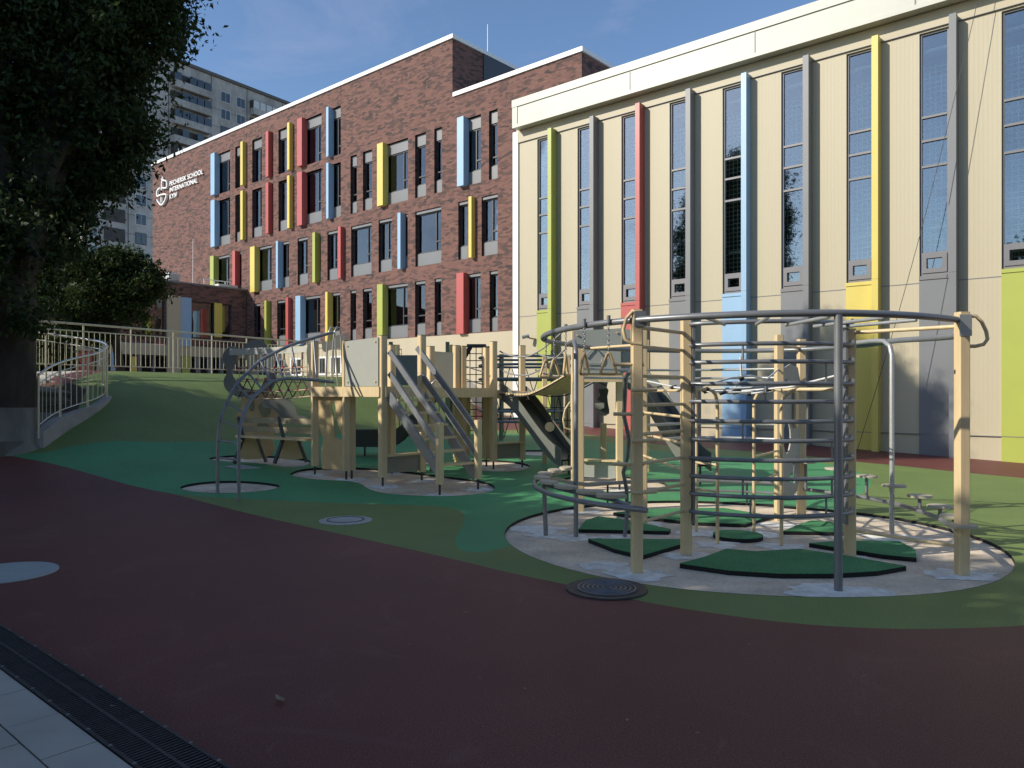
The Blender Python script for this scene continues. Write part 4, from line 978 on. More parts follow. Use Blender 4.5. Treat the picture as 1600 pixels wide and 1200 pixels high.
# inner hoops
for (fx, fy, hx, hy, sgn) in ((1121, 846, 1081, 607, 1), (1088, 828, 1079, 607, 1), (1221, 849, 1326, 609, -1), (1178, 831, 1326, 612, -1)):
    p = gnd(fx, fy); p.z = 0; d = p.y; q = Vector((PB.x, PB.y, 1.63)) if sgn > 0 else Vector((PD.x, PD.y, 1.63))
    dirv = (Vector((q.x, q.y, 0)) - Vector((p.x, p.y, 0))).normalized(); b = MB()
    b.tube([(p.x, p.y, -.06), (p.x, p.y, 1.42)] + [tuple(Vector((p.x, p.y, 1.44)) + dirv * (.19 * (1 - math.cos(a))) + Vector((0, 0, .19 * math.sin(a)))) for a in [R(15 * k) for k in range(1, 7)]] + [(q.x, q.y, 1.63)], .0195, 10)
    b.build('hoop', 'tan_wood', CF)
pa, pb = gnd(1121, 846), gnd(1088, 828); pc, pd = gnd(1221, 849), gnd(1178, 831)
for z in (.82, .53): MB().tube([(pb.x - .15, pb.y - .3, z), (pa.x, pa.y, z)], .014, 8).build('rung', 'tan_wood', CF)
for z in (.86, .56): MB().tube([(pd.x, pd.y, z), (PI_.x, PI_.y, z)], .014, 8).build('rung', 'tan_wood', CF)
# back rails
for z in (1.19, 1.0): MB().tube([(PH.x, PH.y, z)] + [Vector((PH.x + (PI_.x - PH.x) * f, PH.y + (PI_.y - PH.y) * f + .55 * math.sin(math.pi * f), z)) for f in [k / 16 for k in range(1, 16)]] + [(PI_.x, PI_.y, z)], .019, 8).build('back_rail', 'light_steel', CF)
for z in (1.92, 1.80): MB().tube([(PG.x, PG.y, z)] + [Vector((PG.x + (PJ.x - PG.x) * f, PG.y + (PJ.y - PG.y) * f + .7 * math.sin(math.pi * f), z)) for f in [k / 16 for k in range(1, 16)]] + [(PJ.x, PJ.y, z)], .017, 8).build('back_rail', 'light_steel', CF)
# low balance rail round the back and left, with slats and stems
lowz = .34
a0, a1 = ang(PJ), 232
def low(a, z):
    return rp(a, 2.28, z)
MB().tube([low(a0 + (234 - a0) * k / 40, lowz + .22 * sstep(((a0 + (234 - a0) * k / 40) - 125) / 40)) for k in range(41)], .026, 8).build('balance_rail', 'grey_steel', CF)
MB().tube([low(a0 + (130 - a0) * k / 20, .20) for k in range(21)], .018, 8).build('balance_rail', 'grey_steel', CF)
for a in (70, 88, 106, 122): MB().tube([low(a, .02), low(a, lowz)], .014, 6).build('rail_stem', 'black_steel', CF)
sl_px = [(884, 731), (866, 735), (852, 740), (847, 746), (858, 753), (884, 760), (922, 768), (955, 774)]
for px, py in sl_px:
    r_ = (px - 800) / FPX; Y = 8.6
    z = .60; Y = (EYE - z) * FPX / (py - HOR); X = r_ * Y; a = math.atan2(Y - RY, X - RX)
    o = MB().disc((X, Y, z - .02), .155, .035, 24, .085, a + math.pi / 2 + .5, ch=.008).build('foot_slat', 'slat_top', CF)
pl_ = MB()
pts = [((px - 800) / FPX * ((EYE - .56) * FPX / (py + 5 - HOR)), (EYE - .56) * FPX / (py + 5 - HOR), .555) for px, py in sl_px]
MB().tube([Vector(p) for p in pts] + [Vector((PA.x - .02, PA.y + .05, .555))], .024, 8).build('slat_beam', 'grey_steel', CF)
for px, py, top in ((853, 833, .56),): p = gnd(px, py); MB().tube([(p.x, p.y, -.06), (p.x - .02, p.y, top)], .026, 8).build('pole', 'grey_steel', CF)
# stepping discs on the right
rail = [Vector((PJ.x, PJ.y, .30)), Vector((4.35, 9.3, .31)), Vector((4.47, 8.5, .32)), Vector((4.35, 7.55, .33)), Vector((PE.x, PE.y, .34))]
rs_ = smooth_open([(p.x, p.y) for p in rail], 2); MB().tube([Vector((p[0], p[1], .31)) for p in rs_], .026, 8).build('disc_rail', 'grey_steel', CF)
for px, py, Y in ((1259, 722, 9.95), (1305, 732, 9.55), (1354, 744, 9.2), (1397, 759, 8.45), (1437, 775, 8.35), (1469, 791, 7.9), (1491, 807, 7.3), (1503, 821, 6.72)):
    p = at(px, py, Y); st = MB()
    o = MB().disc((p.x, p.y, p.z - .012), .125, .024, 28, ch=.005).build('step_disc', 'slat_top', CF)
    if px not in (1397, 1503): MB().tube([(p.x, p.y, min(.31, p.z - .05)), (p.x, p.y, p.z - .01)], .02, 8).build('disc_stem', 'grey_steel', o)
# holed panel between I and J
b = MB(); pI = Vector((PI_.x, PI_.y, 0)); pJ = Vector((PJ.x, PJ.y, 0)); dIJ = (pJ - pI).normalized()
Lp = (pJ - pI).length
def pp_(s, z): q = pI + dIJ * s; return (q.x, q.y, z)
out = [pp_(.05, .42), pp_(.13, .27), pp_(.3, .22), pp_(.5, .30), pp_(.58, .5), pp_(.6, 1.0), pp_(.6, 1.75), pp_(.52, 1.93), pp_(.3, 1.97), pp_(.14, 1.92), pp_(.05, 1.8)]
holes_ = [[pp_(.2 + .09 * math.cos(a), 1.68 + .1 * math.sin(a)) for a in [R(30 * k) for k in range(12)]], [pp_(.2 + .11 * math.cos(a), 1.02 + .21 * math.sin(a)) for a in [R(30 * k) for k in range(12)]], [pp_(.36 + .11 * math.cos(a), .48 + .08 * math.sin(a)) for a in [R(30 * k) for k in range(12)]]]
b.prism(out, holes_, (dIJ.y * .018, -dIJ.x * .018, 0)); b.build('holed_panel', 'grey_panel', CF)
b = MB()
for z in (1.52, 1.26): b.tube([pp_(.42, z), pp_(.42, z - .0)], .01, 6)
b = MB(); cz = [(.36, 1.60), (.40, 1.65), (.46, 1.60), (.46, 1.2), (.41, 1.13), (.36, 1.19)]; b.prism([Vector(pp_(s, z)) + Vector((dIJ.y * .03, -dIJ.x * .03, 0)) for s, z in cz], [], (dIJ.y * .03, -dIJ.x * .03, 0)); b.build('panel_grip', 'tan_wood', CF)
# rope web across the middle
b = MB(); cl = MB(); cz0 = 1.62
web = [(PB.x, PB.y, 1.70), (PD.x, PD.y, 1.80), (PI_.x, PI_.y, 1.66), (PH.x, PH.y, 1.75)]; cen = Vector((RX, RY, 1.61))
wr = MB()
for i, q in enumerate(web):
    q = Vector(q); wr.tube([q, q.lerp(cen, .5) - Vector((0, 0, .05)), cen], .011, 6)
    n_ = Vector(web[(i + 1) % 4])
    for f in (.35, .7): wr.tube([q.lerp(cen, f) - Vector((0, 0, .04)), (q.lerp(cen, f) + n_.lerp(cen, f)) / 2 - Vector((0, 0, .05)), n_.lerp(cen, f) - Vector((0, 0, .04))], .011, 6)
    for f in (.35, .7):
        c_ = q.lerp(cen, f) - Vector((0, 0, .04)); cl.tube([c_ - Vector((.035, 0, .01)), c_ + Vector((.035, 0, .01))], .022, 8)
wr.tube([(PB.x, PB.y, 1.62), (2.3, 7.95, 1.75), (2.6, 8.2, 1.78), (3.0, 8.9, 1.75), (PI_.x, PI_.y, 1.9)], .011, 6)
wr.tube([(2.45, 8.1, 1.98), (2.46, 8.1, 1.75), (2.43, 8.3, 1.62)], .011, 6)
cl.tube([(2.42, 8.25, 1.60), (2.5, 8.3, 1.62)], .03, 8); cl.tube([(2.44, 8.1, 1.74), (2.48, 8.1, 1.76)], .028, 8)
wr.build('rope_web', 'rope_white', CF); cl.build('rope_clamp', 'rope_black', CF)
# hanging triangle grips
def ring_grip(label, px, ytop, ybot, Y, yaw):
    top = at(px, ytop, Y); bot = at(px, ybot, Y); t = thing('triangle_grip', label, 'hand ring', top, 'hand rings hanging under the top ring')
    h = .23; ztop = bot.z + h; b = MB()
    z = top.z; k = 0
    while z > ztop:
        a = yaw + (0 if k % 2 else 1.57); b.tube([(top.x + .009 * math.cos(a + q) * 1, top.y + .009 * math.sin(a) * math.cos(q), z - .016 + .016 * math.sin(q)) for q in [R(60 * j) for j in range(6)]], .0035, 5, True); z -= .024; k += 1
    b.build('chain', 'chain_metal', t)
    b = MB(); b.tube([(top.x, top.y, top.z + .06), (top.x, top.y, top.z - .01)], .018, 8); b.build('shackle', 'grey_steel', t)
    dx, dy = .085 * math.cos(yaw), .085 * math.sin(yaw); A_ = Vector((top.x, top.y, ztop)); L_ = Vector((top.x - dx, top.y - dy, bot.z + .015)); Rr = Vector((top.x + dx, top.y + dy, bot.z + .015)); b = MB()
    pts = []
    for P_, a_, c_ in ((L_, A_, Rr), (Rr, L_, A_), (A_, Rr, L_)): pts += [P_.lerp(a_, .16), P_.lerp(P_ + ((a_ - P_) + (c_ - P_)) * .05, 1), P_.lerp(c_, .16)]
    b.tube(pts, .0145, 8, True); b.build('grip', 'deep_tan_board', t)
ring_grip('triangle hand ring hanging nearest the tan post in the middle', 951, 503, 587, 6.95, .1)
ring_grip('triangle hand ring beside the one nearest the tan post', 913, 508, 587, 7.2, .9)
ring_grip('triangle hand ring just left of the bent grey pole', 884, 516, 588, 7.6, 1.25)
ring_grip('triangle hand ring second from the left end of the top ring', 866, 524, 592, 8.0, .7)
ring_grip('triangle hand ring at the left end of the top ring', 853, 532, 592, 8.5, .4)
# rubber pads on the concrete
def pad(label, outline, h=.04):
    c = Vector((sum(p[0] for p in outline) / len(outline), sum(p[1] for p in outline) / len(outline), -.03)); o = thing('rubber_pad', label, 'rubber pad', c, 'green rubber pads inside the climbing frame')
    b = MB(); b.prism([(x, y, -.034) for x, y in outline], [], (0, 0, h)); b.build('edge', 'rubber_edge', o)
    b = MB(); b.prism([(x, y, h - .032) for x, y in outline], [], (0, 0, .004)); b.build('surface', 'mat_green', o)
pxg = lambda L_: [tuple(gnd(x, y + 2)[:2]) for x, y in L_]
pad('large fan shaped green rubber pad in front of the grey pole', pxg([(1062, 880), (1100, 870), (1135, 857), (1180, 861), (1250, 857), (1330, 869), (1416, 884), (1370, 892), (1300, 896), (1220, 896), (1140, 891)]))
pad('green triangular rubber pad between the front tan posts at left', pxg([(919, 841), (1066, 842), (1066, 849), (1004, 867), (960, 857)]))
pad('long green rubber pad behind the front left tan post', pxg([(904, 826), (915, 812), (935, 806), (985, 812), (1048, 826), (1045, 829)]))
pad('wide green rubber pad at the back under the ladder', pxg([(958, 800), (1000, 795), (1060, 793), (1130, 793), (1205, 805), (1165, 818), (1085, 815), (1005, 806)]))
pad('round green rubber pad in the centre of the frame', circ(2.53, 8.46, .27, 30))
pad('small green rubber pad at the back right', pxg([(1224, 829), (1248, 819), (1268, 812), (1300, 815), (1322, 822), (1322, 831)]))
pad('green triangular rubber pad right of the second grey bracket post', pxg([(1264, 848), (1320, 844), (1405, 845), (1430, 858), (1432, 871), (1380, 866)]))
for i, (px, py, r_) in enumerate(((836, 824, .28), (853, 834, .2), (900, 838, .22), (975, 838, .2), (995, 893, .28), (1072, 866, .22), (1310, 921, .33), (1328, 869, .2), (1503, 895, .28), (1397, 838, .3), (1180, 833, .25), (1121, 848, .22), (1221, 851, .22), (905, 798, .25), (1000, 818, .25), (1216, 818, .25), (1090, 830, .25), (940, 880, .2))):
    p = gnd(px, py - 2); cement(p.x, p.y, r_, i)
# ------------------------------------------------------------------ play towers
def foot(b, x, y): b.tube([(x, y, gz(x, y) - .06), (x, y, gz(x, y) + .17)], .018, 8)
def tower_posts(T, lst, wd=.115):
    for px, py, ztop, rot in lst:
        p = gnd(px, py); o = MB().post(p.x, p.y, p.z + .12, ztop, wd, rot).build('post', 'tan_wood', T)
        b = MB(); foot(b, p.x, p.y); b.build('steel_foot', 'black_steel', o); cement(p.x, p.y, .2, int(px * 7))
        cp = MB(); cp.post(p.x, p.y, ztop + .001, ztop + .012, wd + .004, rot); cp.build('cap', 'olive_board', o)
V2 = lambda px, py: gnd(px, py)
P1 = V2(492, 739); P2 = V2(543, 747); P2b = V2(553, 738); P3 = V2(598, 757); P4 = V2(659, 748); S1_ = V2(687, 771); S2_ = V2(747, 762)
TW = thing('stair_tower', 'tan play tower with grey plank stairs and a square grey side panel', 'play tower', (P2.x, P2.y, gz(P2.x, P2.y)))
DZ = 1.64
rt = R(28)
tower_posts(TW, ((492, 739, 2.46, R(25)), (541, 747, 2.45, R(25)), (549.5, 745.5, 2.46, R(25)), (598, 757, 2.50, R(40)), (659, 748, 2.55, R(40)), (612, 738, 2.42, R(40)), (673, 735, 2.42, R(40))))
for p in (S1_, S2_):
    o = MB().post(p.x, p.y, p.z + .14, 1.14 if p is S1_ else 1.16, .1, R(40)).build('post', 'tan_wood', TW); b = MB(); foot(b, p.x, p.y); b.build('steel_foot', 'black_steel', o); cement(p.x, p.y, .2, int(p.x * 100))
up = Vector((0, 0, 1))
def Z(p, z): return Vector((p.x, p.y, z))
bk1 = Vector((-3.0, 14.0, 0)); bk2 = Vector((-1.45, 15.3, 0))
b = MB(); b.prism([Z(P1, DZ - .05), Z(P2, DZ - .05), Z(P3, DZ - .05), Z(P4, DZ - .05), Z(bk2, DZ - .05), Z(bk1, DZ - .05)], [], (0, 0, .05)); b.build('deck', 'deep_tan_board', TW)
for a, c in ((P1, P2), (P2, P3), (P3, P4), (P4, bk2)):
    o_ = Vector(((c - a).y, -(c - a).x, 0)).normalized() * .06; b = MB(); b.bar(Z(a, DZ - .03) + o_, Z(c, DZ - .03) + o_, .05, .165); b.build('deck_beam', 'tan_wood', TW)
# square side panel
o_ = Vector(((P3 - P2).y, -(P3 - P2).x, 0)).normalized(); d_ = (P3 - P2).normalized(); b = MB(); a = P2 + d_ * .02 + o_ * .055; c = P3 - d_ * .03 + o_ * .055
b.prism([Z(a, DZ + .06), Z(c, DZ + .06), Z(c, DZ + .84), Z(a, DZ + .80)], [], o_ * .018); pn = b.build('side_panel', 'grey_panel', TW)
b = MB()
for q, z in ((a + d_ * .06, DZ + .13), (c - d_ * .06, DZ + .13), (a + d_ * .06, DZ + .72), (c - d_ * .06, DZ + .77)): b.tube([Z(q, z) + o_ * .012, Z(q, z) + o_ * .032], .016, 8)
b.build('bolt', 'deep_tan_board', pn)
# cut-out board under the arch opening
o_ = Vector(((P2 - P1).y, -(P2 - P1).x, 0)).normalized(); d_ = (P2 - P1); Lb = d_.length; d_ = d_.normalized()
def cb(s, z): q = P1 + d_ * (s * Lb); return Vector((q.x, q.y, z))
gzp = gz(P1.x, P1.y)
b = MB(); hole = [cb(s, z) for s, z in ((.52, 1.42), (.60, 1.45), (.64, 1.36), (.66, 1.2), (.74, 1.02), (.84, .86), (.82, .80), (.70, .82), (.60, .86), (.58, 1.05), (.56, 1.25), (.50, 1.34))]
b.prism([cb(s, z) for s, z in ((.10, 1.56), (.93, 1.56), (.90, 1.40), (.93, 1.2), (.95, 1.0), (.93, gzp + .08), (.22, gzp + .08), (.18, gzp + .3), (.25, gzp + .62), (.17, .95), (.10, 1.1))], [hole], o_ * -.02); b.build('cutout_board', 'deep_tan_board', TW)
# low bench board between P3 and P4
d_ = (P4 - P3).normalized(); b = MB(); zl = gz(P3.x, P3.y); a, c = P3 + d_ * .05, P4 - d_ * .05
b.bar(Z(a, zl + .30), Z(c, zl + .30), .02, .26); b.build('low_panel', 'dark_panel', TW); b = MB(); b.bar(Z(a, zl + .46), Z(c, zl + .46), .16, .03); b.build('low_shelf', 'tan_wood', TW)
# stairs
o_ = (P4 - P3).normalized()
def rail(px0, py0, Y0, px1, py1, Y1, ht, th, nm='hand_plank'): b = MB(); b.bar(at(px0, py0, Y0), at(px1, py1, Y1), th, ht, ch=.006); b.build(nm, 'grey_steel', TW)
y3, y4, ys1, ys2 = P3.y, P4.y, S1_.y, S2_.y
rail(609, 549, y3 - .02, 690, 668, ys1 + .02, .095, .045); rail(609, 583, y3, 683, 695, ys1 + .1, .095, .045); rail(608, 617, y3, 686, 738, ys1 + .05, .16, .05, 'stringer')
rail(652, 543, y4, 748, 676, ys2, .095, .045); rail(655, 580, y4, 746, 712, ys2, .095, .045); rail(660, 617, y4, 744, 745, ys2, .16, .05, 'stringer')
for k in range(6):
    f = (k + .7) / 6.3; a = at(608, 612, y3).lerp(at(686, 735, ys1 + .05), f); c = at(660, 612, y4).lerp(at(744, 740, ys2), f); zz = (a.z + c.z) / 2; a.z = c.z = zz
    b = MB(); b.bar(a, c, .17, .035); b.build('tread', 'tan_wood', TW)
# arch handles
for dx in (0, 1):
    b = MB(); x0 = 517 + dx * 9; Y0 = (P1.y + P2.y) / 2 - .05 - dx * .1
    pts = [(x0 - 8, 606), (x0 - 6, 545), (x0 - 4, 520), (x0, 511), (x0 + 5, 512), (x0 + 7, 530), (x0 + 8, 560), (x0 + 11, 604)]
    b.tube([at(x, y, Y0 + (.0 if i < 4 else .12)) for i, (x, y) in enumerate(pts)], .014, 8); b.build('arch_handle', 'light_steel', TW)

# arched ladder leading up to the tower
L1 = [(340, 759, 11.25), (340, 715, 11.25), (341, 687, 11.25), (345, 656, 11.3), (355, 629, 11.4), (369, 602, 11.5), (387, 582, 11.65), (407, 564, 11.8), (430, 551, 11.95), (455, 539, 12.1), (490, 528, 12.3), (521, 519, 12.45)]
L2 = [(373, 767, 10.8), (373, 719, 10.8), (373, 694, 10.8), (375, 669, 10.85), (382, 646, 10.95), (393, 624, 11.1), (410, 608, 11.25), (423, 597, 11.4), (443, 592, 11.55), (465, 592, 11.7), (495, 594, 11.9), (521, 597, 12.1)]
AL = thing('arched_ladder', 'grey tubular arched ladder rising from the small concrete circle to the stair tower', 'climbing ladder', gnd(356, 762))
for Lx in (L1, L2):
    p = [at(*q) for q in Lx]; p[0] = Vector((p[0].x, p[0].y, gz(p[0].x, p[0].y) - .06))
    dense = []
    for i in range(len(p) - 1):
        p0, p1, p2, p3 = p[max(0, i - 1)], p[i], p[i + 1], p[min(len(p) - 1, i + 2)]
        for k in range(4):
            t_ = k / 4; dense.append(.5 * ((2 * p1) + (p2 - p0) * t_ + (2 * p0 - 5 * p1 + 4 * p2 - p3) * t_ ** 2 + (3 * p1 - p0 - 3 * p2 + p3) * t_ ** 3))
    dense.append(p[-1]); MB().tube(dense, .026, 10).build('side_rail', 'grey_steel', AL); cement(p[0].x, p[0].y, .2, 77)
for i in range(1, 11): MB().tube([at(*L1[i]), at(*L2[i])], .0165, 8).build('rung', 'grey_steel', AL)

# net bridge behind
NB = thing('net_bridge', 'rope net crossing under a pale beam between the stair tower and cut-out end panels', 'net bridge', gnd(400, 712))
YN = 14.4
def flat(pts, Y, th, mname, nm, holes=[], par=NB): b = MB(); b.prism([at(x, y, Y) for x, y in pts], [[at(x, y, Y) for x, y in h] for h in holes], (0, th, 0)); return b.build(nm, mname, par)
sm = lambda pts, it=2: smooth_closed(pts, it)
flat(sm([(358, 540), (372, 542), (372, 562), (363, 575), (362, 585), (368, 594), (382, 607), (405, 611), (412, 602), (416, 590), (425, 578), (432, 590), (428, 606), (415, 616), (395, 622), (372, 622), (352, 610), (348, 594), (356, 582), (350, 570), (346, 555)]), YN, .03, 'dark_panel', 'end_panel')
flat(sm([(378, 546), (384, 536), (398, 529), (412, 533), (420, 545), (400, 544)]), YN + .6, .03, 'dark_panel', 'end_panel')
flat(sm([(375, 616), (440, 614), (442, 632), (452, 640), (440, 660), (424, 676), (432, 714), (388, 714), (386, 690), (372, 668), (366, 650), (378, 638)]), YN - .1, .03, 'deep_tan_board', 'base_panel')
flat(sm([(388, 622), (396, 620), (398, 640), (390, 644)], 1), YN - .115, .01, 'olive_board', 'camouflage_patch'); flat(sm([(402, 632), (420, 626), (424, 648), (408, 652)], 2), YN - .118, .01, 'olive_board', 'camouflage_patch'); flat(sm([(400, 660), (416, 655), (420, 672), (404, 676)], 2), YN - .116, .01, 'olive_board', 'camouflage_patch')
flat(sm([(483, 535), (490, 542), (491, 560), (487, 575), (490, 590), (490, 606), (485, 617), (480, 606), (479, 590), (484, 577), (479, 560), (479, 544)]), 13.2, .03, 'dark_panel', 'end_panel')
flat(sm([(502, 530), (515, 536), (522, 526), (533, 521), (541, 526), (540, 550), (530, 544), (516, 546), (504, 552)]), 13.9, .03, 'dark_panel', 'end_panel')
b = MB(); b.bar(at(360, 550, YN - .1), at(483, 546, 13.4), .05, .12); b.build('top_beam', 'beam_pale', NB)
rope = MB(); red = MB(); wht = MB(); brn = MB()
def NP(f, y): x = 372 + f * 114; return at(x, y + (f - .5) * -2, YN - .1 - f * 1.0)
rows_ = [(573, 0), (579, 0), (591, .0), (609, 0), (620, 0)]
for y, _ in rows_: rope.tube([NP(k / 12, y + 3 * math.sin(math.pi * k / 12)) for k in range(13)], .011, 6)
for k in range(9):
    f = k / 8
    MB().tube([NP(f, 551), NP(f, 562)], .026, 6).build('ferrule', 'rope_beige', NB); rope.tube([NP(f, 562), NP(f, 575)], .013, 6); rope.tube([NP(f, 573), NP(min(1, f + .03), 592)], .010, 5)
    if k < 8: brn.tube([NP(f, 592), NP(f + .08, 610), NP(min(1, f + .125), 622)], .011, 5); brn.tube([NP(f + .125, 592), NP(f + .05, 610), NP(f, 622)], .011, 5)
    for y in (574, 592): red.tube([NP(f, y - 1.8), NP(f, y + 1.8)], .022, 6)
    if k < 8: red.tube([NP(f + .065, 608), NP(f + .065, 611)], .022, 6)
rope.build('rope', 'rope_beige', NB); red.build('rope_clamp', 'rope_red', NB); brn.build('rope', 'rope_brown', NB)

# bench
bx0, bx1 = at(372, 690, 13.9), at(489, 690, 13.2)
BN = thing('park_bench', 'tan plank bench with a dark dolphin shaped back panel beside the net bridge', 'bench', gnd(430, 722))
for y in (657, 671): b = MB(); b.bar(at(372, y - 1, 13.95), at(488, y + 2, 13.25), .03, .105); b.build('back_board', 'bench_board', BN)
b = MB(); b.bar(at(378, 681, 13.7), at(488, 687, 13.0), .30, .035); b.build('seat', 'tan_wood', BN)
flat(sm([(408, 628), (413, 624), (424, 627), (436, 622), (450, 622), (462, 634), (464, 650), (478, 651), (486, 658), (470, 657), (440, 655), (432, 642), (420, 637), (409, 636)]), 13.55, .03, 'slide_grey', 'dolphin_panel', par=BN)
for x, Y, g0 in ((392, 13.7, 718), (455, 13.3, 724)):
    flat(sm([(x - 16, 684), (x + 16, 684), (x + 16, 696), (x + 22, 708), (x + 20, 718), (x - 18, 718), (x - 20, 708), (x - 13, 696)], 1), Y, .04, 'deep_tan_board', 'leg', par=BN)
    b = MB(); b.bar(at(x - 12, 684, Y - .06), at(x - 26, 724, Y - .3), .05, .05); b.bar(at(x + 10, 684, Y - .06), at(x + 24, 722, Y - .06), .05, .05); b.bar(at(x - 12, 684, Y - .06), at(x - 20, 652, Y + .12), .05, .05); b.build('leg_brace', 'slide_dark', BN)

# ---- middle tower with slide, second deck and the sagging bridge
MTq = [V2(716, 728), V2(771, 731), V2(816, 728)]
MT = thing('middle_tower', 'tan middle play tower with rope rails and a dark slide', 'play tower', MTq[1])
tower_posts(MT, ((771, 731, 2.55, R(35)), (760, 727, 2.46, R(35)), (723, 727, 2.48, R(35)), (713, 727, 2.49, R(35)), (816, 728, 2.50, R(10))))
q0, q1, q2, q3 = Vector((P4.x + .1, P4.y + .05, 0)), Z(MTq[1], 0), Z(MTq[2], 0), Vector((-1.05, 15.6, 0))
b = MB(); b.prism([Z(q0, 1.57), Z(q1, 1.57), Z(q2, 1.57), Z(q3, 1.57)], [], (0, 0, .05)); b.build('deck', 'deep_tan_board', MT)
b = MB(); b.bar(at(664, 613.5, q0.y - .05), at(772, 613.5, q1.y - .08), .06, .17); b.build('deck_beam', 'tan_wood', MT)
b = MB(); b.bar(at(772, 616, q1.y), at(814, 617, q2.y), .06, .16); b.build('deck_beam', 'deep_tan_board', MT)
b = MB(); zl = gz(q1.x, q1.y); b.bar(Z(q1, zl + .30), Z(q2, zl + .30), .02, .28); b.build('low_panel', 'dark_panel', MT); b = MB(); b.bar(Z(q1, zl + .46), Z(q2, zl + .46), .16, .03); b.build('low_shelf', 'tan_wood', MT)
flat([(668, 548), (708, 551), (708, 613), (668, 612)], 13.9, .02, 'dark_panel', 'side_panel', par=MT)
b = MB(); b.tube([at(x, y, 13.2) for x, y in ((672, 612), (674, 600), (680, 594), (687, 597), (690, 612))], .014, 8); b.build('arch_handle', 'light_steel', MT)
b = MB()
for y0 in (572, 592):
    for s in range(1): b.tube([at(728 + 28 * k / 8, y0 + 9 * (k / 8) ** .8, 14.2) for k in range(9)], .012, 6)
b.build('rope_rail', 'rope_grey', MT)
for x, y0, y1, Y in ((728, 600, 720, 14.6), (716, 622, 722, 14.4)):
    b = MB(); b.post(at(x, y0, Y).x, Y, gz(at(x, y0, Y).x, Y), 1.57, .14, .3); b.build('support_post', 'deep_tan_board', MT)
# bridge
br = [Vector(p) for p in ((-.18, 14.35, 1.60), (.06, 14.1, 1.56), (.32, 13.75, 1.57), (.55, 13.4, 1.66), (.76, 13.0, 1.78), (.95, 12.6, 1.90))]
BR = thing('plank_bridge', 'sagging plank bridge with rope rails between the middle tower and the grey panel tower', 'bridge', (br[2].x, br[2].y, gz(br[2].x, br[2].y)))
dense = []
for i in range(len(br) - 1):
    p0, p1, p2, p3 = br[max(0, i - 1)], br[i], br[i + 1], br[min(len(br) - 1, i + 2)]
    for k in range(5): t_ = k / 5; dense.append(.5 * ((2 * p1) + (p2 - p0) * t_ + (2 * p0 - 5 * p1 + 4 * p2 - p3) * t_ ** 2 + (3 * p1 - p0 - 3 * p2 + p3) * t_ ** 3))
dense.append(br[-1]); wd_ = Vector((.82, .57, 0)).normalized()
b = MB()
for i in range(len(dense) - 1):
    d_ = dense[i + 1] - dense[i]; c = (dense[i] + dense[i + 1]) / 2; nrm_ = wd_.cross(d_).normalized(); b.bar(c - wd_ * .05, c + wd_ * .75, d_.length * .86, .03, up=nrm_)
b.build('plank_deck', 'tan_wood', BR)
b = MB()
for o2 in (-.08, .78): b.tube([p + wd_ * o2 - Vector((0, 0, .035)) for p in dense], .012, 6)
b.build('carrier_rope', 'black_steel', BR)
b = MB(); n = len(dense)
for o2 in (-.06, .78):
    for h in (.38, .72): b.tube([p + wd_ * o2 + Vector((0, 0, h + .10 * abs(2 * k / (n - 1) - 1) ** 2 - .04)) for k, p in enumerate(dense)], .015, 6)
b.build('rope_rail', 'rope_grey', BR)
def slide(name, label, st, en, m, side, wd=.5, par=None, steep=1.0):
    st, en = Vector(st), Vector(en); d = Vector((en.x - st.x, en.y - st.y, 0)); ln = d.length; d.normalize(); s = Vector((d.y, -d.x, 0)); b = MB(); e = MB(); prof = []
    for k in range(17):
        f = k / 16; g_ = min(1, f * steep); z = st.z + (en.z - st.z) * (sstep(g_) * .65 + g_ * .35); prof.append(st + d * (ln * f) + Vector((0, 0, z - st.z)))
    vs = []
    for p in prof: vs += [p - s * wd / 2, p + s * wd / 2, p + s * wd / 2 - Vector((0, 0, .03)), p - s * wd / 2 - Vector((0, 0, .03))]
    b._add(vs, [(4 * i + k, 4 * i + (k + 1) % 4, 4 * i + 4 + (k + 1) % 4, 4 * i + 4 + k) for i in range(16) for k in range(4)], False); b.build('slide_bed', m, par)
    for sg in (-1, 1):
        e = MB(); vs = []
        for p in prof:
            q = p + s * (sg * wd / 2); vs += [q + Vector((0, 0, -.13)), q + Vector((0, 0, .20)), q + s * (sg * .02) + Vector((0, 0, .20)), q + s * (sg * .02) + Vector((0, 0, -.13))]
        e._add(vs, [(4 * i + k, 4 * i + (k + 1) % 4, 4 * i + 4 + (k + 1) % 4, 4 * i + 4 + k) for i in range(16) for k in range(4)] + [(0, 1, 2, 3), (67, 66, 65, 64)]); e.build('slide_side', side, par)
    for f in (.86, .97):
        q = st + d * ln * f
        bb = MB(); bb.tube([(q.x, q.y, gz(q.x, q.y) - .05), (q.x, q.y, en.z + .08)], .02, 6); bb.build('slide_leg', 'black_steel', par)
slide('s', '', (-.05, 14.6, 1.60), (1.06, 13.6, .40), 'slide_dark', 'slide_grey', .55, MT)
p = at(859, 667, 13.35); b = MB(); b.tube([p, p + Vector((0, .05, 0))], .085, 18); b.build('round_boss', 'tan_wood', MT)
slide('s', '', (-1.45, 15.6, 1.62), (-3.3, 15.6, .62), 'slide_dark', 'slide_dark', .5, TW, 1.9)

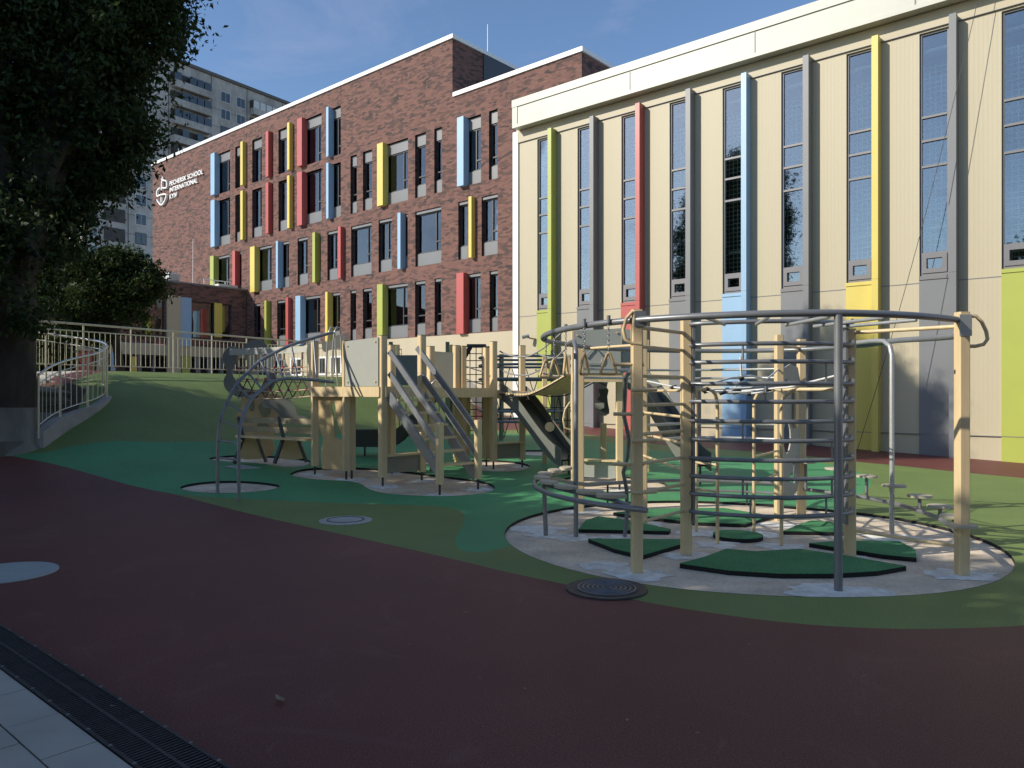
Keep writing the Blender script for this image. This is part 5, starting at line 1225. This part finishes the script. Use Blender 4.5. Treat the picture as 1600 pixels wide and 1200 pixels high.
# ---- right tower with grey panel
PT = thing('panel_tower', 'tan tower with a wide grey panel and cut-out entrance behind the hand rings', 'play tower', V2(968, 763))
tower_posts(PT, ((968, 763, 2.62, 0.0), (898, 763, 2.60, 0.0)))
pp = at(943, 714, 14.6); z0 = gz(pp.x, 14.6); MB().post(pp.x, 14.6, z0, 1.0, .11).build('post', 'tan_wood', PT); pk = at(1010, 714, 14.4); MB().post(pk.x, 14.4, gz(pk.x, 14.4), 2.6, .1).build('post', 'tan_wood', PT); pk = at(851, 714, 15.2); MB().post(pk.x, 15.2, gz(pk.x, 15.2), 2.35, .1).build('post', 'tan_wood', PT); pk = at(887, 714, 15.0); MB().post(pk.x, 15.0, gz(pk.x, 15.0), 2.35, .1).build('post', 'tan_wood', PT)
b = MB(); b.bar(at(895, 590, 12.05), at(972, 590, 12.05), .06, .14); b.build('deck_beam', 'tan_wood', PT)
a = at(895, 586, 12.1); c = at(972, 586, 12.1); b = MB(); b.prism([(a.x, 12.1, 1.80), (c.x, 12.1, 1.80), (c.x + .35, 14.4, 1.80), (a.x + .1, 14.4, 1.80)], [], (0, 0, .05)); b.build('deck', 'deep_tan_board', PT)
flat([(896, 517), (970, 513), (970, 583), (896, 583)], 12.0, .02, 'grey_panel', 'side_panel', par=PT); flat([(972, 513), (988, 516), (988, 580), (972, 583)], 12.1, .02, 'grey_panel', 'side_panel', par=PT)
b = MB()
for x, y in ((902, 524), (964, 520), (902, 577), (964, 577)): q = at(x, y, 12.0); b.tube([q, q - Vector((0, .02, 0))], .016, 8)
b.build('bolt', 'tan_wood', PT)
b = MB(); b.tube([at(x, y, 11.98) for x, y in ((914, 558), (928, 542), (934, 548), (941, 557), (941, 563), (938, 568), (930, 568), (916, 568))], .008, 6); b.build('line_handle', 'light_steel', PT)
b = MB(); zl = gz(1.3, 12.2); q0, q1 = at(908, 735, 12.4), at(966, 740, 12.2); b.bar(Z(q0, zl + .28), Z(q1, zl + .28), .02, .24); b.build('low_panel', 'grey_panel', PT); b = MB(); b.bar(Z(q0, zl + .44), Z(q1, zl + .44), .16, .03); b.build('low_shelf', 'tan_wood', PT)
jag = [(934, 597), (950, 597), (948, 605), (951, 610), (949, 620), (950, 630), (952, 640), (952, 646), (946, 650), (936, 648), (932, 640), (930, 634), (934, 622), (938, 618), (935, 608)]
flat(jag, 14.5, .03, 'slide_dark', 'jagged_board', par=PT); flat([(930, 630), (944, 629), (944, 637), (938, 640), (930, 636)], 14.46, .02, 'light_steel', 'metal_bracket', par=PT)
slide('s', '', (2.3, 13.9, 1.80), (3.25, 12.9, .36), 'slide_dark', 'slide_grey', .55, PT)
b = MB(); b.tube([at(x, y, 13.0) for x, y in ((905, 628), (890, 629), (883, 640), (880, 655), (882, 668), (892, 672), (906, 671))], .017, 8); b.build('hand_loop', 'tan_wood', PT)
nb = MB()
for x in (866, 876, 886): nb.tube([at(x, 622, 14.9), at(x + 1.5, 690, 14.9)], .008, 5)
for y in (637, 657, 678): nb.tube([at(850, y, 14.9), at(897, y, 14.9)], .008, 5)
nb.build('climbing_net', 'rope_black', PT)

# ---- far climbing frames near the buildings
def far_frame(label, px, Y, rr, zt, seed):
    c = at(px, 650, Y); g0 = gz(c.x, Y); t = thing('far_climbing_frame', label, 'climbing frame', (c.x, Y, g0)); rnd = random.Random(seed)
    for k in range(4):
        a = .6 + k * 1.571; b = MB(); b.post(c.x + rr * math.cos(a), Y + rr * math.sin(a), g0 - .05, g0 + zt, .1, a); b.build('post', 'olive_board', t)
    for z in (zt - .15, zt - .35, zt - .7, zt - 1.05, zt - 1.5, .6):
        b = MB(); b.tube([(c.x + rr * 1.05 * math.cos(R(12 * k)), Y + rr * 1.05 * math.sin(R(12 * k)), g0 + z) for k in range(30)], .032, 6, True); b.build('ring', 'grey_steel', t)
    b = MB()
    for k in range(18):
        a = R(20 * k); b.tube([(c.x + rr * .98 * math.cos(a), Y + rr * .98 * math.sin(a), g0 + .2), (c.x + rr * .98 * math.cos(a + .5), Y + rr * .98 * math.sin(a + .5), g0 + zt - .4)], .012, 5, caps=False)
    b.build('net', 'rope_black', t)
    return t
far_frame('dark ringed climbing frame far behind the sagging bridge', 822, 19.5, 1.15, 2.35, 1)
b = None
c = at(745, 660, 21); g0 = gz(c.x, 21); t = thing('far_net_tower', 'dark steel net tower with a flat top far behind the middle tower', 'climbing frame', (c.x, 21, g0))
for sx in (-.35, .35):
    for sy in (-.4, .4): MB().tube([(c.x + sx * 1.5, 21 + sy, g0), (c.x + sx * 1.1, 21 + sy, g0 + 2.15), (c.x + sx * .5, 21 + sy * .6, g0 + 2.5)], .045, 6).build('leg', 'black_steel', t)
MB().box(c.x - .26, c.x + .26, 20.7, 21.3, g0 + 2.49, g0 + 2.56).build('top_plate', 'slide_dark', t)
for sx in (-.5, .5):
    b = MB()
    for k in range(13): b.tube([(c.x + sx, 20.6, g0 + .2 + k * .19), (c.x + sx, 21.4, g0 + .2 + k * .19)], .012, 5)
    b.build('side_net', 'rope_black', t)
b = MB()
for k in range(13): b.tube([(c.x - .5, 20.6, g0 + .2 + k * .19), (c.x + .5, 20.6, g0 + .2 + k * .19)], .013, 5)
for k in range(7): b.tube([(c.x - .5 + k * .166, 20.6, g0 + .1), (c.x - .5 + k * .166, 20.6, g0 + 2.5)], .013, 5)
b.build('front_net', 'rope_black', t)
c = at(655, 640, 20); g0 = gz(c.x, 20); t = thing('far_slide_tower', 'dark panelled play tower seen between the stair planks', 'play tower', (c.x, 20, g0))
for sx in (-.75, .75):
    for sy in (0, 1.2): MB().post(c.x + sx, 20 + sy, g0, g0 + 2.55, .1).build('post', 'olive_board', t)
MB().box(c.x - .7, c.x + .7, 20.02, 20.05, g0 + 1.4, g0 + 2.2).build('panel', 'dark_panel', t); MB().box(c.x - .8, c.x + .8, 19.95, 21.2, g0 + 1.2, g0 + 1.3).build('deck', 'olive_board', t)
b = MB()
for k in range(9): b.tube([(c.x - .7 + k * .175, 20, g0 + .1), (c.x - .7 + k * .175, 20, g0 + 1.2)], .013, 5)
b.build('bars', 'grey_steel', t)

# ------------------------------------------------------------------ fallen leaves
rnd = random.Random(9)
spots = [(437, 1097), (562, 935), (500, 876), (50, 913), (195, 998), (80, 1017), (176, 1108), (590, 905), (680, 886), (703, 885), (535, 798), (1170, 1010), (820, 1080), (980, 1130), (1350, 1060), (300, 930), (640, 1010), (1090, 1150), (728, 960), (90, 1035)]
proto = None
for i, (x, y) in enumerate(spots):
    p = gnd(x, y); s = .012 + .03 * (i == 0) + rnd.uniform(0, .010)
    if proto is None:
        b = MB(); b._add([(-1, 0, .1), (-.4, .38, .22), (.4, .33, .2), (1, 0, .35), (.4, -.33, .12), (-.4, -.38, .16), (0, 0, .05)], [(0, 1, 6), (1, 2, 6), (2, 3, 6), (3, 4, 6), (4, 5, 6), (5, 0, 6)]); proto = o = b.build('fallen_leaf', 'dry_leaf')
    else: o = proto.copy(); C.objects.link(o)
    o.location = (p.x, p.y, p.z + .014); o.scale = (s, s, s); o.rotation_euler = (0, 0, rnd.uniform(0, 6.28))
    tag(o, 'tiny pale fallen leaf lying on the rubber ground or drain', 'leaf', 'fallen leaves on the ground')
